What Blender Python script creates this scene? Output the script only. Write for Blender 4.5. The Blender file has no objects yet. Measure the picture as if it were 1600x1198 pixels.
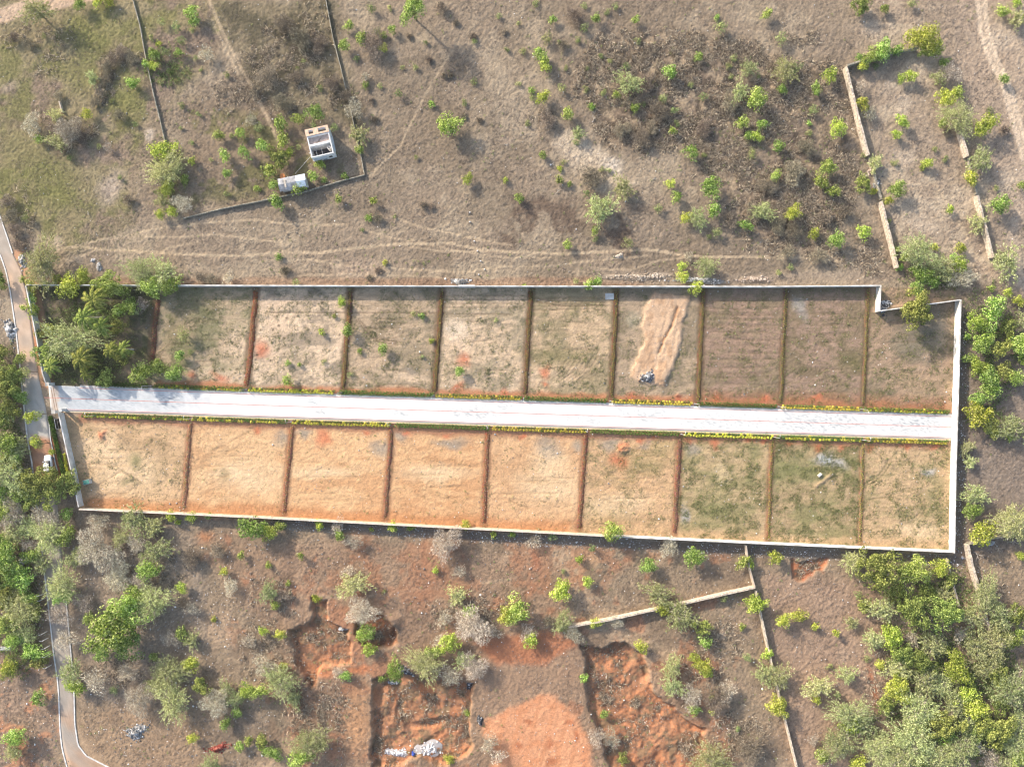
import bpy, math, random
import numpy as np

# ------------------------------------------------------------------ camera, world, sun, exposure
S = bpy.context.scene
CH = 165.0            # camera height in metres
PXM = 0.15            # metres per photo pixel on the ground
SUN_EL = math.radians(22.5)
SUN_DIR = (-0.737, 0.675)          # horizontal direction towards the sun (x right, y up the picture)
cam_d = bpy.data.cameras.new("camera"); cam = bpy.data.objects.new("camera", cam_d)
S.collection.objects.link(cam); S.camera = cam
cam.location = (0, 0, CH); cam.rotation_euler = (0, 0, 0)
cam_d.sensor_fit = 'HORIZONTAL'; cam_d.sensor_width = 36.0
cam_d.lens = 18.0 / (800 * PXM / CH)
cam_d.clip_start = 1.0; cam_d.clip_end = 6000

world = bpy.data.worlds.new("World"); S.world = world; world.use_nodes = True
nt = world.node_tree; nt.nodes.clear()
sky = nt.nodes.new("ShaderNodeTexSky"); sky.sky_type = 'NISHITA'; sky.sun_disc = False
sky.sun_elevation = SUN_EL
sky.sun_rotation = math.atan2(SUN_DIR[0], SUN_DIR[1])
sky.air_density = 1.0; sky.dust_density = 2.5; sky.ozone_density = 1.0
bg = nt.nodes.new("ShaderNodeBackground"); bg.inputs[1].default_value = 0.15
wo = nt.nodes.new("ShaderNodeOutputWorld")
nt.links.new(sky.outputs[0], bg.inputs[0]); nt.links.new(bg.outputs[0], wo.inputs[0])

sl = bpy.data.lights.new("sun", 'SUN'); sl.energy = 3.5; sl.angle = math.radians(0.9); sl.color = (1.0, 0.90, 0.77)
so = bpy.data.objects.new("sun", sl); S.collection.objects.link(so)
sx, sy = SUN_DIR; n_ = math.hypot(sx, sy)
dz = math.tan(SUN_EL)
from mathutils import Vector, Matrix
so.rotation_euler = Vector((-sx / n_, -sy / n_, -dz)).to_track_quat('-Z', 'Y').to_euler()

S.view_settings.view_transform = 'Standard'; S.view_settings.look = 'None'
S.view_settings.gamma = 1.0; S.view_settings.use_curve_mapping = False
S.view_settings.exposure = 1.08
S.render.engine = 'CYCLES'
S.cycles.filter_width = 1.15; S.cycles.max_bounces = 5; S.cycles.diffuse_bounces = 3; S.cycles.transmission_bounces = 3
HAZE = 0.00009
GAIN = 1.46           # picture value of a level white sheet: turns wanted picture colours into base colours

C = S.collection
R = random.Random(7)
NR = np.random.default_rng(11)

# ------------------------------------------------------------------ helpers
def W(px, py, z=0.0):
    k = PXM * (CH - z) / CH
    return ((px - 800) * k, (599 - py) * k)

def lin(c):
    a = np.asarray(c, float) / 255.0
    return np.where(a <= 0.04045, a / 12.92, ((a + 0.055) / 1.055) ** 2.4)

def alb(*c):
    return tuple(np.clip(lin(c) / GAIN, 0.01, 0.85))

def link(o, parent=None):
    C.objects.link(o)
    if parent is not None: o.parent = parent
    return o

def np_mesh(name, V, F, col=None):
    """V (n,3); F (m,4) or (m,3) equal-size faces"""
    V = np.ascontiguousarray(V, dtype=np.float32); F = np.ascontiguousarray(F, dtype=np.int32)
    me = bpy.data.meshes.new(name)
    k = F.shape[1]
    me.vertices.add(len(V)); me.vertices.foreach_set("co", V.ravel())
    me.loops.add(F.size); me.loops.foreach_set("vertex_index", F.ravel())
    me.polygons.add(len(F)); me.polygons.foreach_set("loop_start", np.arange(0, F.size, k, dtype=np.int32))
    try: me.polygons.foreach_set("loop_total", np.full(len(F), k, dtype=np.int32))
    except Exception: pass
    me.update(calc_edges=True)
    if col is not None:
        a = me.color_attributes.new("Col", 'FLOAT_COLOR', 'POINT')
        c4 = np.ones((len(V), 4), np.float32); c4[:, :3] = col
        a.data.foreach_set("color", c4.ravel())
    return me

class MB:
    """collects simple solids into one mesh"""
    def __init__(s): s.v = []; s.f = []
    def add(s, vs, fs):
        b = len(s.v); s.v += [tuple(v) for v in vs]; s.f += [tuple(i + b for i in f) for f in fs]
    def box(s, x0, y0, z0, x1, y1, z1, rz=0.0, c=(0, 0)):
        vs = [(x, y, z) for z in (z0, z1) for x, y in ((x0, y0), (x1, y0), (x1, y1), (x0, y1))]
        if rz:
            ca, sa = math.cos(rz), math.sin(rz)
            vs = [(c[0] + x * ca - y * sa, c[1] + x * sa + y * ca, z) for x, y, z in vs]
        elif c != (0, 0): vs = [(x + c[0], y + c[1], z) for x, y, z in vs]
        s.add(vs, [(3, 2, 1, 0), (4, 5, 6, 7), (0, 1, 5, 4), (1, 2, 6, 5), (2, 3, 7, 6), (3, 0, 4, 7)])
    def tube(s, pts, rad, n=6, cap=True):
        pts = [Vector(p) for p in pts]; rings = []
        if not isinstance(rad, (list, tuple)): rad = [rad] * len(pts)
        b0 = len(s.v); vs = []; fs = []
        for i, p in enumerate(pts):
            d = (pts[min(i + 1, len(pts) - 1)] - pts[max(i - 1, 0)])
            if d.length < 1e-6: d = Vector((0, 0, 1))
            d.normalize()
            a = d.orthogonal().normalized() if abs(d.z) < 0.9 else Vector((1, 0, 0)); a = (a - d * a.dot(d)).normalized(); b = d.cross(a)
            for k in range(n):
                t = 2 * math.pi * k / n
                vs.append(p + (a * math.cos(t) + b * math.sin(t)) * rad[i])
        for i in range(len(pts) - 1):
            for k in range(n):
                k2 = (k + 1) % n
                fs.append((i * n + k, i * n + k2, (i + 1) * n + k2, (i + 1) * n + k))
        if cap:
            fs.append(tuple(range(n - 1, -1, -1))); fs.append(tuple((len(pts) - 1) * n + k for k in range(n)))
        s.add(vs, fs)
    def build(s, name, mat, parent=None, smooth=False):
        me = bpy.data.meshes.new(name); me.from_pydata(s.v, [], s.f); me.update()
        if mat: me.materials.append(mat)
        if smooth:
            for p in me.polygons: p.use_smooth = True
        return link(bpy.data.objects.new(name, me), parent)

def tag(o, label, cat, group=None, kind=None):
    if label: o['label'] = label
    if cat: o['category'] = cat
    if group: o['group'] = group
    if kind: o['kind'] = kind
    return o

def root(name, loc, rz, label, cat, group=None):
    o = bpy.data.objects.new(name, None); o.empty_display_size = 0.3
    C.objects.link(o); o.location = loc; o.rotation_euler = (0, 0, rz)
    return tag(o, label, cat, group)

# ---- materials
def mat(name, col, rough=0.9, var=0.15, scale=3.0, spec=0.2, bump=0.0, bscale=20.0, metal=0.0, col2=None):
    m = bpy.data.materials.new(name); m.use_nodes = True
    t = m.node_tree; b = t.nodes["Principled BSDF"]
    b.inputs["Roughness"].default_value = rough; b.inputs["Specular IOR Level"].default_value = spec
    b.inputs["Metallic"].default_value = metal
    tc = t.nodes.new("ShaderNodeTexCoord")
    no = t.nodes.new("ShaderNodeTexNoise"); no.inputs["Scale"].default_value = scale; no.inputs["Detail"].default_value = 6
    t.links.new(tc.outputs["Object"], no.inputs["Vector"])
    rp = t.nodes.new("ShaderNodeValToRGB")
    lo = [max(0, c * (1 - var)) for c in col]; hi = [min(1, c * (1 + var)) for c in (col2 or col)]
    rp.color_ramp.elements[0].position = 0.35; rp.color_ramp.elements[1].position = 0.65
    rp.color_ramp.elements[0].color = (*lo, 1); rp.color_ramp.elements[1].color = (*hi, 1)
    t.links.new(no.outputs["Fac"], rp.inputs[0]); t.links.new(rp.outputs[0], b.inputs["Base Color"])
    if bump:
        n2 = t.nodes.new("ShaderNodeTexNoise"); n2.inputs["Scale"].default_value = bscale; n2.inputs["Detail"].default_value = 4
        t.links.new(tc.outputs["Object"], n2.inputs["Vector"])
        bp = t.nodes.new("ShaderNodeBump"); bp.inputs["Strength"].default_value = bump; bp.inputs["Distance"].default_value = 0.05
        t.links.new(n2.outputs["Fac"], bp.inputs["Height"]); t.links.new(bp.outputs[0], b.inputs["Normal"])
    return m

def leaf_mat(name, c1, c2, c3, trans=0.3, rough=0.7):
    """three leaf tones picked per leaf, shifted a little per plant"""
    m = bpy.data.materials.new(name); m.use_nodes = True
    t = m.node_tree; t.nodes.clear()
    out = t.nodes.new("ShaderNodeOutputMaterial")
    ge = t.nodes.new("ShaderNodeNewGeometry"); oi = t.nodes.new("ShaderNodeObjectInfo")
    rp = t.nodes.new("ShaderNodeValToRGB"); e = rp.color_ramp.elements
    e[0].position = 0.1; e[0].color = (*c1, 1); e[1].position = 0.9; e[1].color = (*c3, 1)
    mid = e.new(0.5); mid.color = (*c2, 1)
    t.links.new(ge.outputs["Random Per Island"], rp.inputs[0])
    hs = t.nodes.new("ShaderNodeHueSaturation")
    mr = t.nodes.new("ShaderNodeMapRange"); mr.inputs[3].default_value = 0.478; mr.inputs[4].default_value = 0.522
    t.links.new(oi.outputs["Random"], mr.inputs[0]); t.links.new(mr.outputs[0], hs.inputs["Hue"])
    mu = t.nodes.new("ShaderNodeMath"); mu.operation = 'MULTIPLY'; mu.inputs[1].default_value = 7.31
    fr = t.nodes.new("ShaderNodeMath"); fr.operation = 'FRACT'
    mr2 = t.nodes.new("ShaderNodeMapRange"); mr2.inputs[3].default_value = 0.78; mr2.inputs[4].default_value = 1.25
    t.links.new(oi.outputs["Random"], mu.inputs[0]); t.links.new(mu.outputs[0], fr.inputs[0]); t.links.new(fr.outputs[0], mr2.inputs[0])
    t.links.new(mr2.outputs[0], hs.inputs["Value"])
    t.links.new(rp.outputs[0], hs.inputs["Color"])
    df = t.nodes.new("ShaderNodeBsdfDiffuse"); tr = t.nodes.new("ShaderNodeBsdfTranslucent"); mx = t.nodes.new("ShaderNodeMixShader")
    mx.inputs[0].default_value = trans
    t.links.new(hs.outputs[0], df.inputs[0]); t.links.new(hs.outputs[0], tr.inputs[0])
    t.links.new(df.outputs[0], mx.inputs[1]); t.links.new(tr.outputs[0], mx.inputs[2]); t.links.new(mx.outputs[0], out.inputs[0])
    return m

def ground_mat(name, fine=1.15, bump=0.7, contrast=0.26):
    m = bpy.data.materials.new(name); m.use_nodes = True
    t = m.node_tree; b = t.nodes["Principled BSDF"]
    b.inputs["Roughness"].default_value = 0.95; b.inputs["Specular IOR Level"].default_value = 0.1
    at = t.nodes.new("ShaderNodeVertexColor"); at.layer_name = "Col"
    tc = t.nodes.new("ShaderNodeTexCoord")
    n1 = t.nodes.new("ShaderNodeTexNoise"); n1.inputs["Scale"].default_value = 2.6 * fine; n1.inputs["Detail"].default_value = 8; n1.inputs["Roughness"].default_value = 0.72
    n2 = t.nodes.new("ShaderNodeTexNoise"); n2.inputs["Scale"].default_value = 0.35 * fine; n2.inputs["Detail"].default_value = 6
    for n in (n1, n2): t.links.new(tc.outputs["Object"], n.inputs["Vector"])
    a1 = t.nodes.new("ShaderNodeMapRange"); a1.inputs[1].default_value = 0.3; a1.inputs[2].default_value = 0.7
    a1.inputs[3].default_value = 1 - contrast; a1.inputs[4].default_value = 1 + contrast
    a2 = t.nodes.new("ShaderNodeMapRange"); a2.inputs[1].default_value = 0.3; a2.inputs[2].default_value = 0.7
    a2.inputs[3].default_value = 0.93; a2.inputs[4].default_value = 1.07
    t.links.new(n1.outputs["Fac"], a1.inputs[0]); t.links.new(n2.outputs["Fac"], a2.inputs[0])
    mu = t.nodes.new("ShaderNodeMath"); mu.operation = 'MULTIPLY'
    t.links.new(a1.outputs[0], mu.inputs[0]); t.links.new(a2.outputs[0], mu.inputs[1])
    vm = t.nodes.new("ShaderNodeVectorMath"); vm.operation = 'SCALE'
    t.links.new(at.outputs["Color"], vm.inputs[0]); t.links.new(mu.outputs[0], vm.inputs["Scale"])
    t.links.new(vm.outputs[0], b.inputs["Base Color"])
    bp = t.nodes.new("ShaderNodeBump"); bp.inputs["Strength"].default_value = bump; bp.inputs["Distance"].default_value = 0.16
    t.links.new(n1.outputs["Fac"], bp.inputs["Height"]); t.links.new(bp.outputs[0], b.inputs["Normal"])
    return m

M = {}
M['ground'] = ground_mat("soil and dry grass")
M['road'] = ground_mat("pale concrete", fine=2.0, bump=0.1, contrast=0.06)
M['lane'] = ground_mat("dusty asphalt", fine=1.5, bump=0.15, contrast=0.10)
M['ridge'] = ground_mat("turned soil", fine=2.0, bump=1.0, contrast=0.3)
M['white'] = mat("white painted masonry", (0.52, 0.50, 0.46), var=0.10, scale=0.5, bump=0.2, col2=(0.70, 0.68, 0.65))
M['tan_wall'] = mat("dusty bare plaster", (0.50, 0.41, 0.32), var=0.2, scale=1.5, bump=0.4)
M['grey_wall'] = mat("grey plaster", (0.52, 0.52, 0.50), var=0.15, scale=1.5, bump=0.3)
M['cop_white'] = mat("white coping", (0.50, 0.47, 0.42), var=0.12, scale=0.6, col2=(0.70, 0.68, 0.65))
M['cop_tan'] = mat("weathered coping", (0.62, 0.54, 0.45), var=0.2, scale=2)
M['stone'] = mat("rough stone wall", (0.50, 0.42, 0.33), var=0.35, scale=2.5, bump=1.0, bscale=6)
M['stone_dark'] = mat("mossy stone wall", (0.30, 0.27, 0.21), var=0.4, scale=2.5, bump=1.0, bscale=6)
M['kerb'] = mat("whitewashed kerb", (0.62, 0.60, 0.57), var=0.2, scale=1.0)
M['redline'] = mat("faded red paint", (0.55, 0.25, 0.21), var=0.2, scale=2.0)
M['rubble'] = mat("broken concrete", (0.42, 0.40, 0.38), var=0.5, scale=1.2)
M['litter'] = mat("pale litter", (0.62, 0.60, 0.58), var=0.4, scale=2.5)
M['redbrick'] = mat("brick rubble", (0.36, 0.12, 0.07), var=0.35, scale=1.5)
M['blue'] = mat("blue plastic", (0.05, 0.09, 0.35), var=0.2, scale=2)
M['bark'] = mat("brown bark", (0.16, 0.12, 0.08), var=0.3, scale=5)
M['palebark'] = mat("pale dry wood", (0.48, 0.43, 0.36), var=0.25, scale=5)
M['metal'] = mat("grey painted steel", (0.38, 0.39, 0.40), var=0.08, rough=0.5, spec=0.5)
M['black'] = mat("black painted steel", (0.02, 0.02, 0.022), var=0.2, rough=0.5)
M['lampglass'] = mat("lamp glass", (0.75, 0.75, 0.72), var=0.03, rough=0.3, spec=0.5)
# leaves
M['g'] = leaf_mat("bright green leaves", (0.09, 0.165, 0.025), (0.29, 0.41, 0.07), (0.62, 0.72, 0.26))
M['y'] = leaf_mat("yellow green leaves", (0.15, 0.22, 0.028), (0.4, 0.48, 0.06), (0.7, 0.74, 0.22))
M['p'] = leaf_mat("grey green leaves", (0.185, 0.215, 0.075), (0.42, 0.455, 0.185), (0.75, 0.76, 0.42))
M['t'] = leaf_mat("olive green leaves", (0.095, 0.125, 0.032), (0.24, 0.29, 0.07), (0.48, 0.53, 0.17))
M['s'] = leaf_mat("pale sprig leaves", (0.17, 0.21, 0.08), (0.3, 0.35, 0.13), (0.46, 0.5, 0.24))
M['d'] = leaf_mat("dry twigs", (0.28, 0.235, 0.175), (0.5, 0.44, 0.33), (0.82, 0.75, 0.6), trans=0.1)
M['b'] = leaf_mat("brown dry scrub", (0.12, 0.1, 0.075), (0.25, 0.21, 0.155), (0.48, 0.41, 0.31), trans=0.1)
M['c'] = leaf_mat("palm fronds", (0.08, 0.12, 0.025), (0.2, 0.25, 0.05), (0.42, 0.43, 0.13))
M['hy'] = leaf_mat("yellow hedge leaves", (0.42, 0.44, 0.04), (0.64, 0.62, 0.07), (0.8, 0.76, 0.15))
M['hg'] = leaf_mat("dark hedge leaves", (0.04, 0.1, 0.022), (0.08, 0.17, 0.035), (0.15, 0.26, 0.06))

# ------------------------------------------------------------------ ground sheet
STEP = 0.3
gx = np.arange(-128, 128 + 1e-6, STEP); gy = np.arange(-98, 98 + 1e-6, STEP)
def ext(a, far):
    out = []; d = STEP * 1.6; x = a[-1]
    while x < far: x += d; d *= 1.35; out.append(x)
    out = np.array(out)
    return np.concatenate([-out[::-1], a, out]) if abs(a[0] + a[-1]) < 1e-6 or True else a
def ext_axis(a, far):
    hi = []; d = STEP * 1.6; x = a[-1]
    while x < far: x += d; d *= 1.35; hi.append(x)
    lo = []; d = STEP * 1.6; x = a[0]
    while x > -far: x -= d; d *= 1.35; lo.append(x)
    return np.concatenate([np.array(lo[::-1]), a, np.array(hi)])
gx = ext_axis(gx, 2200); gy = ext_axis(gy, 2200)
NX, NY = len(gx), len(gy)
pxs = gx / PXM + 800; pys = 599 - gy / PXM            # photo pixel of each grid line (pys falls with the row)
PX, PY = np.meshgrid(pxs, pys)                         # (NY,NX)
_T = NR.random((16, 256, 256)).astype(np.float32)
def vn(X, Y, scale, k=0):
    x = X / scale + 37.7 * k; y = Y / scale + 11.3 * k
    xi = np.floor(x).astype(np.int64); yi = np.floor(y).astype(np.int64)
    fx = (x - xi).astype(np.float32); fy = (y - yi).astype(np.float32)
    fx = fx * fx * (3 - 2 * fx); fy = fy * fy * (3 - 2 * fy)
    T = _T[k % 16]
    a = T[yi & 255, xi & 255]; b = T[yi & 255, (xi + 1) & 255]; c = T[(yi + 1) & 255, xi & 255]; d = T[(yi + 1) & 255, (xi + 1) & 255]
    return (a + (b - a) * fx) * (1 - fy) + (c + (d - c) * fx) * fy
def fbm(X, Y, scale, k=0, octv=4, gain=0.55):
    s = 0; a = 1.0; n = 0
    for o in range(octv):
        s = s + a * vn(X, Y, scale / 2 ** o, k + o); n += a; a *= gain
    return s / n
def ss(x, a, b): 
    t = np.clip((x - a) / (b - a), 0, 1); return t * t * (3 - 2 * t)

COL = np.zeros((NY, NX, 3), np.float32)
HT = np.zeros((NY, NX), np.float32)
wx_ = (fbm(PX, PY, 40, 1, 3) - 0.5) * 26 + (fbm(PX, PY, 9, 4, 2) - 0.5) * 8
wy_ = (fbm(PX, PY, 40, 7, 3) - 0.5) * 26 + (fbm(PX, PY, 9, 9, 2) - 0.5) * 8

def win(x0, y0, x1, y1):
    i0 = max(0, np.searchsorted(pxs, x0) - 1); i1 = min(NX, np.searchsorted(pxs, x1) + 1)
    r = -pys; j0 = max(0, np.searchsorted(r, -y1) - 1); j1 = min(NY, np.searchsorted(r, -y0) + 1)
    return (slice(j0, j1), slice(i0, i1))
def seg_d(X, Y, a, b):
    ax, ay = a; bx, by = b; dx, dy = bx - ax, by - ay; L = dx * dx + dy * dy + 1e-9
    t = np.clip(((X - ax) * dx + (Y - ay) * dy) / L, 0, 1)
    return np.hypot(X - ax - t * dx, Y - ay - t * dy)
def poly_mask(pts, feather=6, warp=1.0):
    xs = [p[0] for p in pts]; ys = [p[1] for p in pts]; pad = feather + 22 * warp
    w = win(min(xs) - pad, min(ys) - pad, max(xs) + pad, max(ys) + pad)
    X = PX[w] + wx_[w] * warp; Y = PY[w] + wy_[w] * warp
    ins = np.zeros(X.shape, bool); d = np.full(X.shape, 1e9)
    n = len(pts)
    for i in range(n):
        a, b = pts[i], pts[(i + 1) % n]
        d = np.minimum(d, seg_d(X, Y, a, b))
        c = (a[1] > Y) != (b[1] > Y)
        xi = (b[0] - a[0]) * (Y - a[1]) / ((b[1] - a[1]) if b[1] != a[1] else 1e-9) + a[0]
        ins ^= c & (X < xi)
    sd = np.where(ins, -d, d)
    return w, ss(-sd, -feather / 2, feather / 2)
def ell_mask(cx, cy, rx, ry, feather=0.5, warp=0.5, rot=0.0):
    pad = 1.4 * max(rx, ry) + 22 * warp
    w = win(cx - pad, cy - pad, cx + pad, cy + pad)
    X = PX[w] + wx_[w] * warp - cx; Y = PY[w] + wy_[w] * warp - cy
    c, s = math.cos(rot), math.sin(rot); X, Y = X * c + Y * s, -X * s + Y * c
    return w, 1 - ss(np.sqrt((X / rx) ** 2 + (Y / ry) ** 2), 1 - feather, 1 + feather * 0.4)
def line_mask(pts, width, feather=2, warp=0.0):
    xs = [p[0] for p in pts]; ys = [p[1] for p in pts]; pad = width + feather + 14 * warp + 2
    w = win(min(xs) - pad, min(ys) - pad, max(xs) + pad, max(ys) + pad)
    X = PX[w] + wx_[w] * warp; Y = PY[w] + wy_[w] * warp
    d = np.full(X.shape, 1e9)
    for a, b in zip(pts[:-1], pts[1:]): d = np.minimum(d, seg_d(X, Y, a, b))
    return w, 1 - ss(d, width / 2, width / 2 + feather)
def blend(wm, c, k=1.0):
    w, m = wm; m = (m * k)[..., None]
    COL[w] = COL[w] * (1 - m) + np.array(alb(*c), np.float32) * m
def mottle(wm, c, scale, lo, hi, k=1.0, seed=0, st=1.0):
    w, m = wm
    n = fbm(PX[w], PY[w] * st, scale, seed, 4, 0.65)
    blend((w, m * ss(n, lo, hi)), c, k)
def flat(wm, h, k=1.0):
    w, m = wm; HT[w] = HT[w] * (1 - m * k) + h * m * k
def raise_(wm, h):
    w, m = wm; HT[w] += m * h
D = {k: np.zeros((NY, NX), np.float32) for k in ('dry', 'scrub', 'weed', 'stone')}
def dens(wm, k, v, add=False):
    w, m = wm; D[k][w] = D[k][w] * (1 - m) + m * v

ALL = (slice(0, NY), slice(0, NX)); ONE = (ALL, np.ones((NY, NX), np.float32))
inner = ((np.abs(PX - 800) < 850) & (np.abs(PY - 599) < 650))
COL[:] = np.array(alb(163, 145, 124))
D['dry'][inner] = 0.5
mottle(ONE, (186, 168, 143), 60, 0.42, 0.62, 0.7, 2)
mottle(ONE, (140, 124, 105), 90, 0.50, 0.66, 0.6, 5)
# south half: redder soil
wS = poly_mask([(-400, 800), (2000, 870), (2000, 1700), (-400, 1700)], 20, 0.3)
blend(wS, (167, 146, 121)); mottle(wS, (196, 168, 138), 70, 0.46, 0.64, 0.8, 3); mottle(wS, (142, 122, 102), 50, 0.50, 0.66, 0.7, 6)
blend(poly_mask([(300, 840), (700, 850), (900, 900), (880, 1000), (1120, 1040), (1150, 1300), (480, 1300), (430, 1000)], 40), (166, 132, 108), 0.5)
mottle(poly_mask([(300, 830), (1150, 860), (1150, 1300), (480, 1300)], 40), (186, 130, 98), 34, 0.56, 0.70, 0.6, 8)
blend(poly_mask([(1190, 900), (1370, 900), (1400, 1100), (1420, 1300), (1260, 1300)], 24), (182, 152, 128), 0.7)
blend(poly_mask([(130, 1110), (340, 1090), (330, 1300), (150, 1300)], 40), (182, 152, 122), 0.6)
blend(poly_mask([(-60, 1040), (90, 1040), (95, 1300), (-60, 1300)], 20), (165, 140, 120), 0.8)
mottle(poly_mask([(-60, 1040), (90, 1040), (95, 1300), (-60, 1300)], 20), (205, 150, 115), 25, 0.52, 0.62, 0.8, 3)
# dense leaf litter under the bottom left trees
blend(poly_mask([(60, 810), (300, 830), (330, 960), (300, 1110), (130, 1090), (100, 1000)], 30), (164, 148, 130), 0.7)
# north west: olive grassland
wNW = poly_mask([(-400, -400), (330, -400), (350, 60), (230, 200), (200, 330), (110, 390), (-10, 330), (-400, 300)], 40)
blend(wNW, (158, 145, 110), 0.85); mottle(wNW, (138, 134, 88), 60, 0.45, 0.6, 0.8, 4); mottle(wNW, (160, 138, 122), 70, 0.48, 0.6, 0.8, 9)
for e in [(30, 230, 60, 45), (70, 290, 70, 60), (190, 130, 40, 45), (120, 120, 35, 40), (150, 45, 70, 30)]:
    w = ell_mask(*e, 0.7, 1.0); blend(w, (140, 138, 84), 0.6)
blend(ell_mask(175, 290, 22, 35, 0.8, 1.0, 0.5), (205, 185, 168), 0.7)
blend(ell_mask(238, 213, 10, 12, 0.6, 0.6), (210, 192, 172), 0.8)
blend(ell_mask(20, 140, 18, 10, 0.8, 1), (195, 175, 155), 0.6)
w = poly_mask([(330, 0), (520, 0), (560, 190), (440, 200), (380, 110)], 30)
blend(w, (140, 128, 100), 0.7); mottle(w, (98, 92, 74), 26, 0.46, 0.6, 0.8, 2)
blend(poly_mask([(290, 150), (420, 160), (560, 260), (400, 310), (290, 335)], 30), (150, 130, 108), 0.6)
mottle(poly_mask([(300, 160), (440, 190), (560, 270), (400, 300), (290, 320)], 30), (120, 118, 75), 30, 0.48, 0.6, 0.7, 3)
# north east: dark tangled scrub
wNE = poly_mask([(930, 60), (1090, 60), (1200, 80), (1320, 120), (1340, 250), (1290, 400), (1180, 370), (1060, 230), (960, 220), (880, 120)], 40)
blend(wNE, (146, 127, 108), 0.75); mottle(wNE, (190, 168, 138), 12, 0.48, 0.62, 0.75, 5); mottle(wNE, (88, 78, 68), 11, 0.53, 0.62, 0.7, 7)
mottle(poly_mask([(780, 300), (1010, 330), (1000, 400), (780, 380)], 30), (110, 92, 80), 30, 0.42, 0.6, 0.75, 1)
w = poly_mask([(860, 225), (890, 200), (950, 235), (1000, 290), (960, 300), (900, 265)], 14)
blend(w, (214, 194, 168), 0.9); blend(ell_mask(958, 255, 20, 14, 0.8, .8), (226, 212, 194), 0.7)
blend(ell_mask(790, 215, 16, 9, 0.8, 1), (182, 162, 142), 0.6)
# east side: paler ground, worn patches
wE = poly_mask([(1330, -300), (2000, -300), (2000, 480), (1420, 430), (1340, 150)], 40)
blend(wE, (180, 160, 138), 0.8); mottle(wE, (206, 186, 160), 50, 0.46, 0.62, 0.8, 6)
blend(poly_mask([(1480, -300), (1600, -300), (1700, 420), (1560, 340), (1500, 120)], 40), (190, 168, 146), 0.6)
for e in [(1398, 130, 14, 22, .6), (1408, 165, 14, 20, .3), (1410, 245, 22, 20, .2), (1575, 285, 22, 30, .2), (1365, 45, 20, 15, 0), (1445, 350, 30, 14, .4), (1560, 60, 22, 18, 0)]:
    blend(ell_mask(*e[:4], 0.8, 0.8, e[4]), (212, 192, 168), 0.75)
blend(poly_mask([(1500, 480), (1600, 470), (1700, 870), (1505, 860)], 20), (150, 134, 120), 0.8)
# big top left and right earth tracks
TL = line_mask([(-60, 34), (0, 24), (50, 11), (110, -4), (200, -22)], 17, 5, .3); blend(TL, (222, 192, 164), 0.97); dens(TL, 'dry', 0); flat(TL, 0)
for o in (-5, 5):
    dens(line_mask([(1532 + o, -60), (1532 + o, 0), (1537 + o, 45), (1552 + o, 95), (1570 + o, 128), (1588 + o, 185), (1604 + o, 250)], 5, 4, .15), 'dry', 0)
    blend(line_mask([(1532 + o, -60), (1532 + o, 0), (1537 + o, 45), (1552 + o, 95), (1570 + o, 128), (1588 + o, 185), (1604 + o, 250)], 4.5, 4, .15), (232, 208, 180), 0.9)
blend(line_mask([(1605, 250), (1590, 330), (1583, 370), (1590, 420), (1600, 450), (1640, 480)], 7, 8, .3), (208, 186, 162), 0.8)
blend(line_mask([(1530, 415), (1560, 432), (1600, 460)], 8, 6, .3), (196, 172, 148), 0.7)
# cattle paths
PATHS = [([(60, 370), (85, 388), (120, 386), (200, 392), (280, 397), (330, 400), (400, 399), (450, 394), (500, 395), (560, 388), (620, 382), (700, 380), (750, 390), (800, 393), (870, 397), (950, 392), (1010, 390), (1060, 398), (1120, 402), (1180, 401), (1260, 403), (1350, 412)], 2.2, .9),
 ([(100, 388), (160, 375), (200, 366), (260, 355), (330, 348), (400, 343), (450, 350), (540, 351)], 1.5, .75),
 ([(210, 368), (280, 371), (330, 367), (400, 374), (450, 380)], 1.3, .65),
 ([(240, 398), (270, 386), (310, 378)], 1.2, .6), ([(120, 404), (140, 393), (160, 390)], 1.4, .6),
 ([(440, 410), (480, 404), (520, 412), (580, 418), (660, 422), (730, 425), (770, 418), (800, 416), (860, 417), (900, 410), (950, 404), (1010, 400)], 1.4, .7),
 ([(420, 441), (470, 430), (560, 428), (620, 430), (700, 434)], 1.2, .45), ([(940, 420), (985, 422), (1020, 410), (1070, 402)], 1.3, .6),
 ([(570, 360), (610, 372), (650, 376), (700, 390), (780, 401), (860, 403)], 1.2, .6), ([(610, 338), (660, 355), (720, 368), (770, 378), (800, 383)], 1.3, .65),
 ([(640, 385), (690, 393), (760, 393)], 1.2, .6), ([(700, 90), (672, 135), (650, 175), (625, 228), (600, 252), (578, 276)], 1.4, .65),
 ([(280, -40), (325, 0), (345, 45), (370, 95), (395, 140), (420, 190), (436, 225)], 3.2, .7), ([(330, 30), (352, 75), (378, 130)], 1.4, .6),
 ([(745, 35), (720, 60), (700, 90)], 1.2, .4), ([(1460, 285), (1490, 330), (1510, 370), (1535, 415)], 1.6, .5), ([(1060, 398), (1120, 420), (1180, 440)], 1.2, .4),
 ([(100, 930), (105, 1010)], 1, .0), ([(480, 930), (560, 935), (640, 922), (720, 912), (800, 905)], 3, .35)]
for p, wd, k in PATHS:
    if k:
        blend(line_mask(p, wd, 2.0, .12), (214, 190, 158), k * .85); flat(line_mask(p, wd, 2.5, .12), 0.0, .8); dens(line_mask(p, wd + 1, 2.0, .12), 'dry', 0)
blend(ell_mask(90, 378, 14, 9, .8, .8), (205, 185, 160), .8); blend(ell_mask(560, 420, 45, 16, .9, 1), (190, 166, 144), .6)
blend(ell_mask(118, 405, 18, 7, .8, .8), (196, 176, 150), .6)
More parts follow.
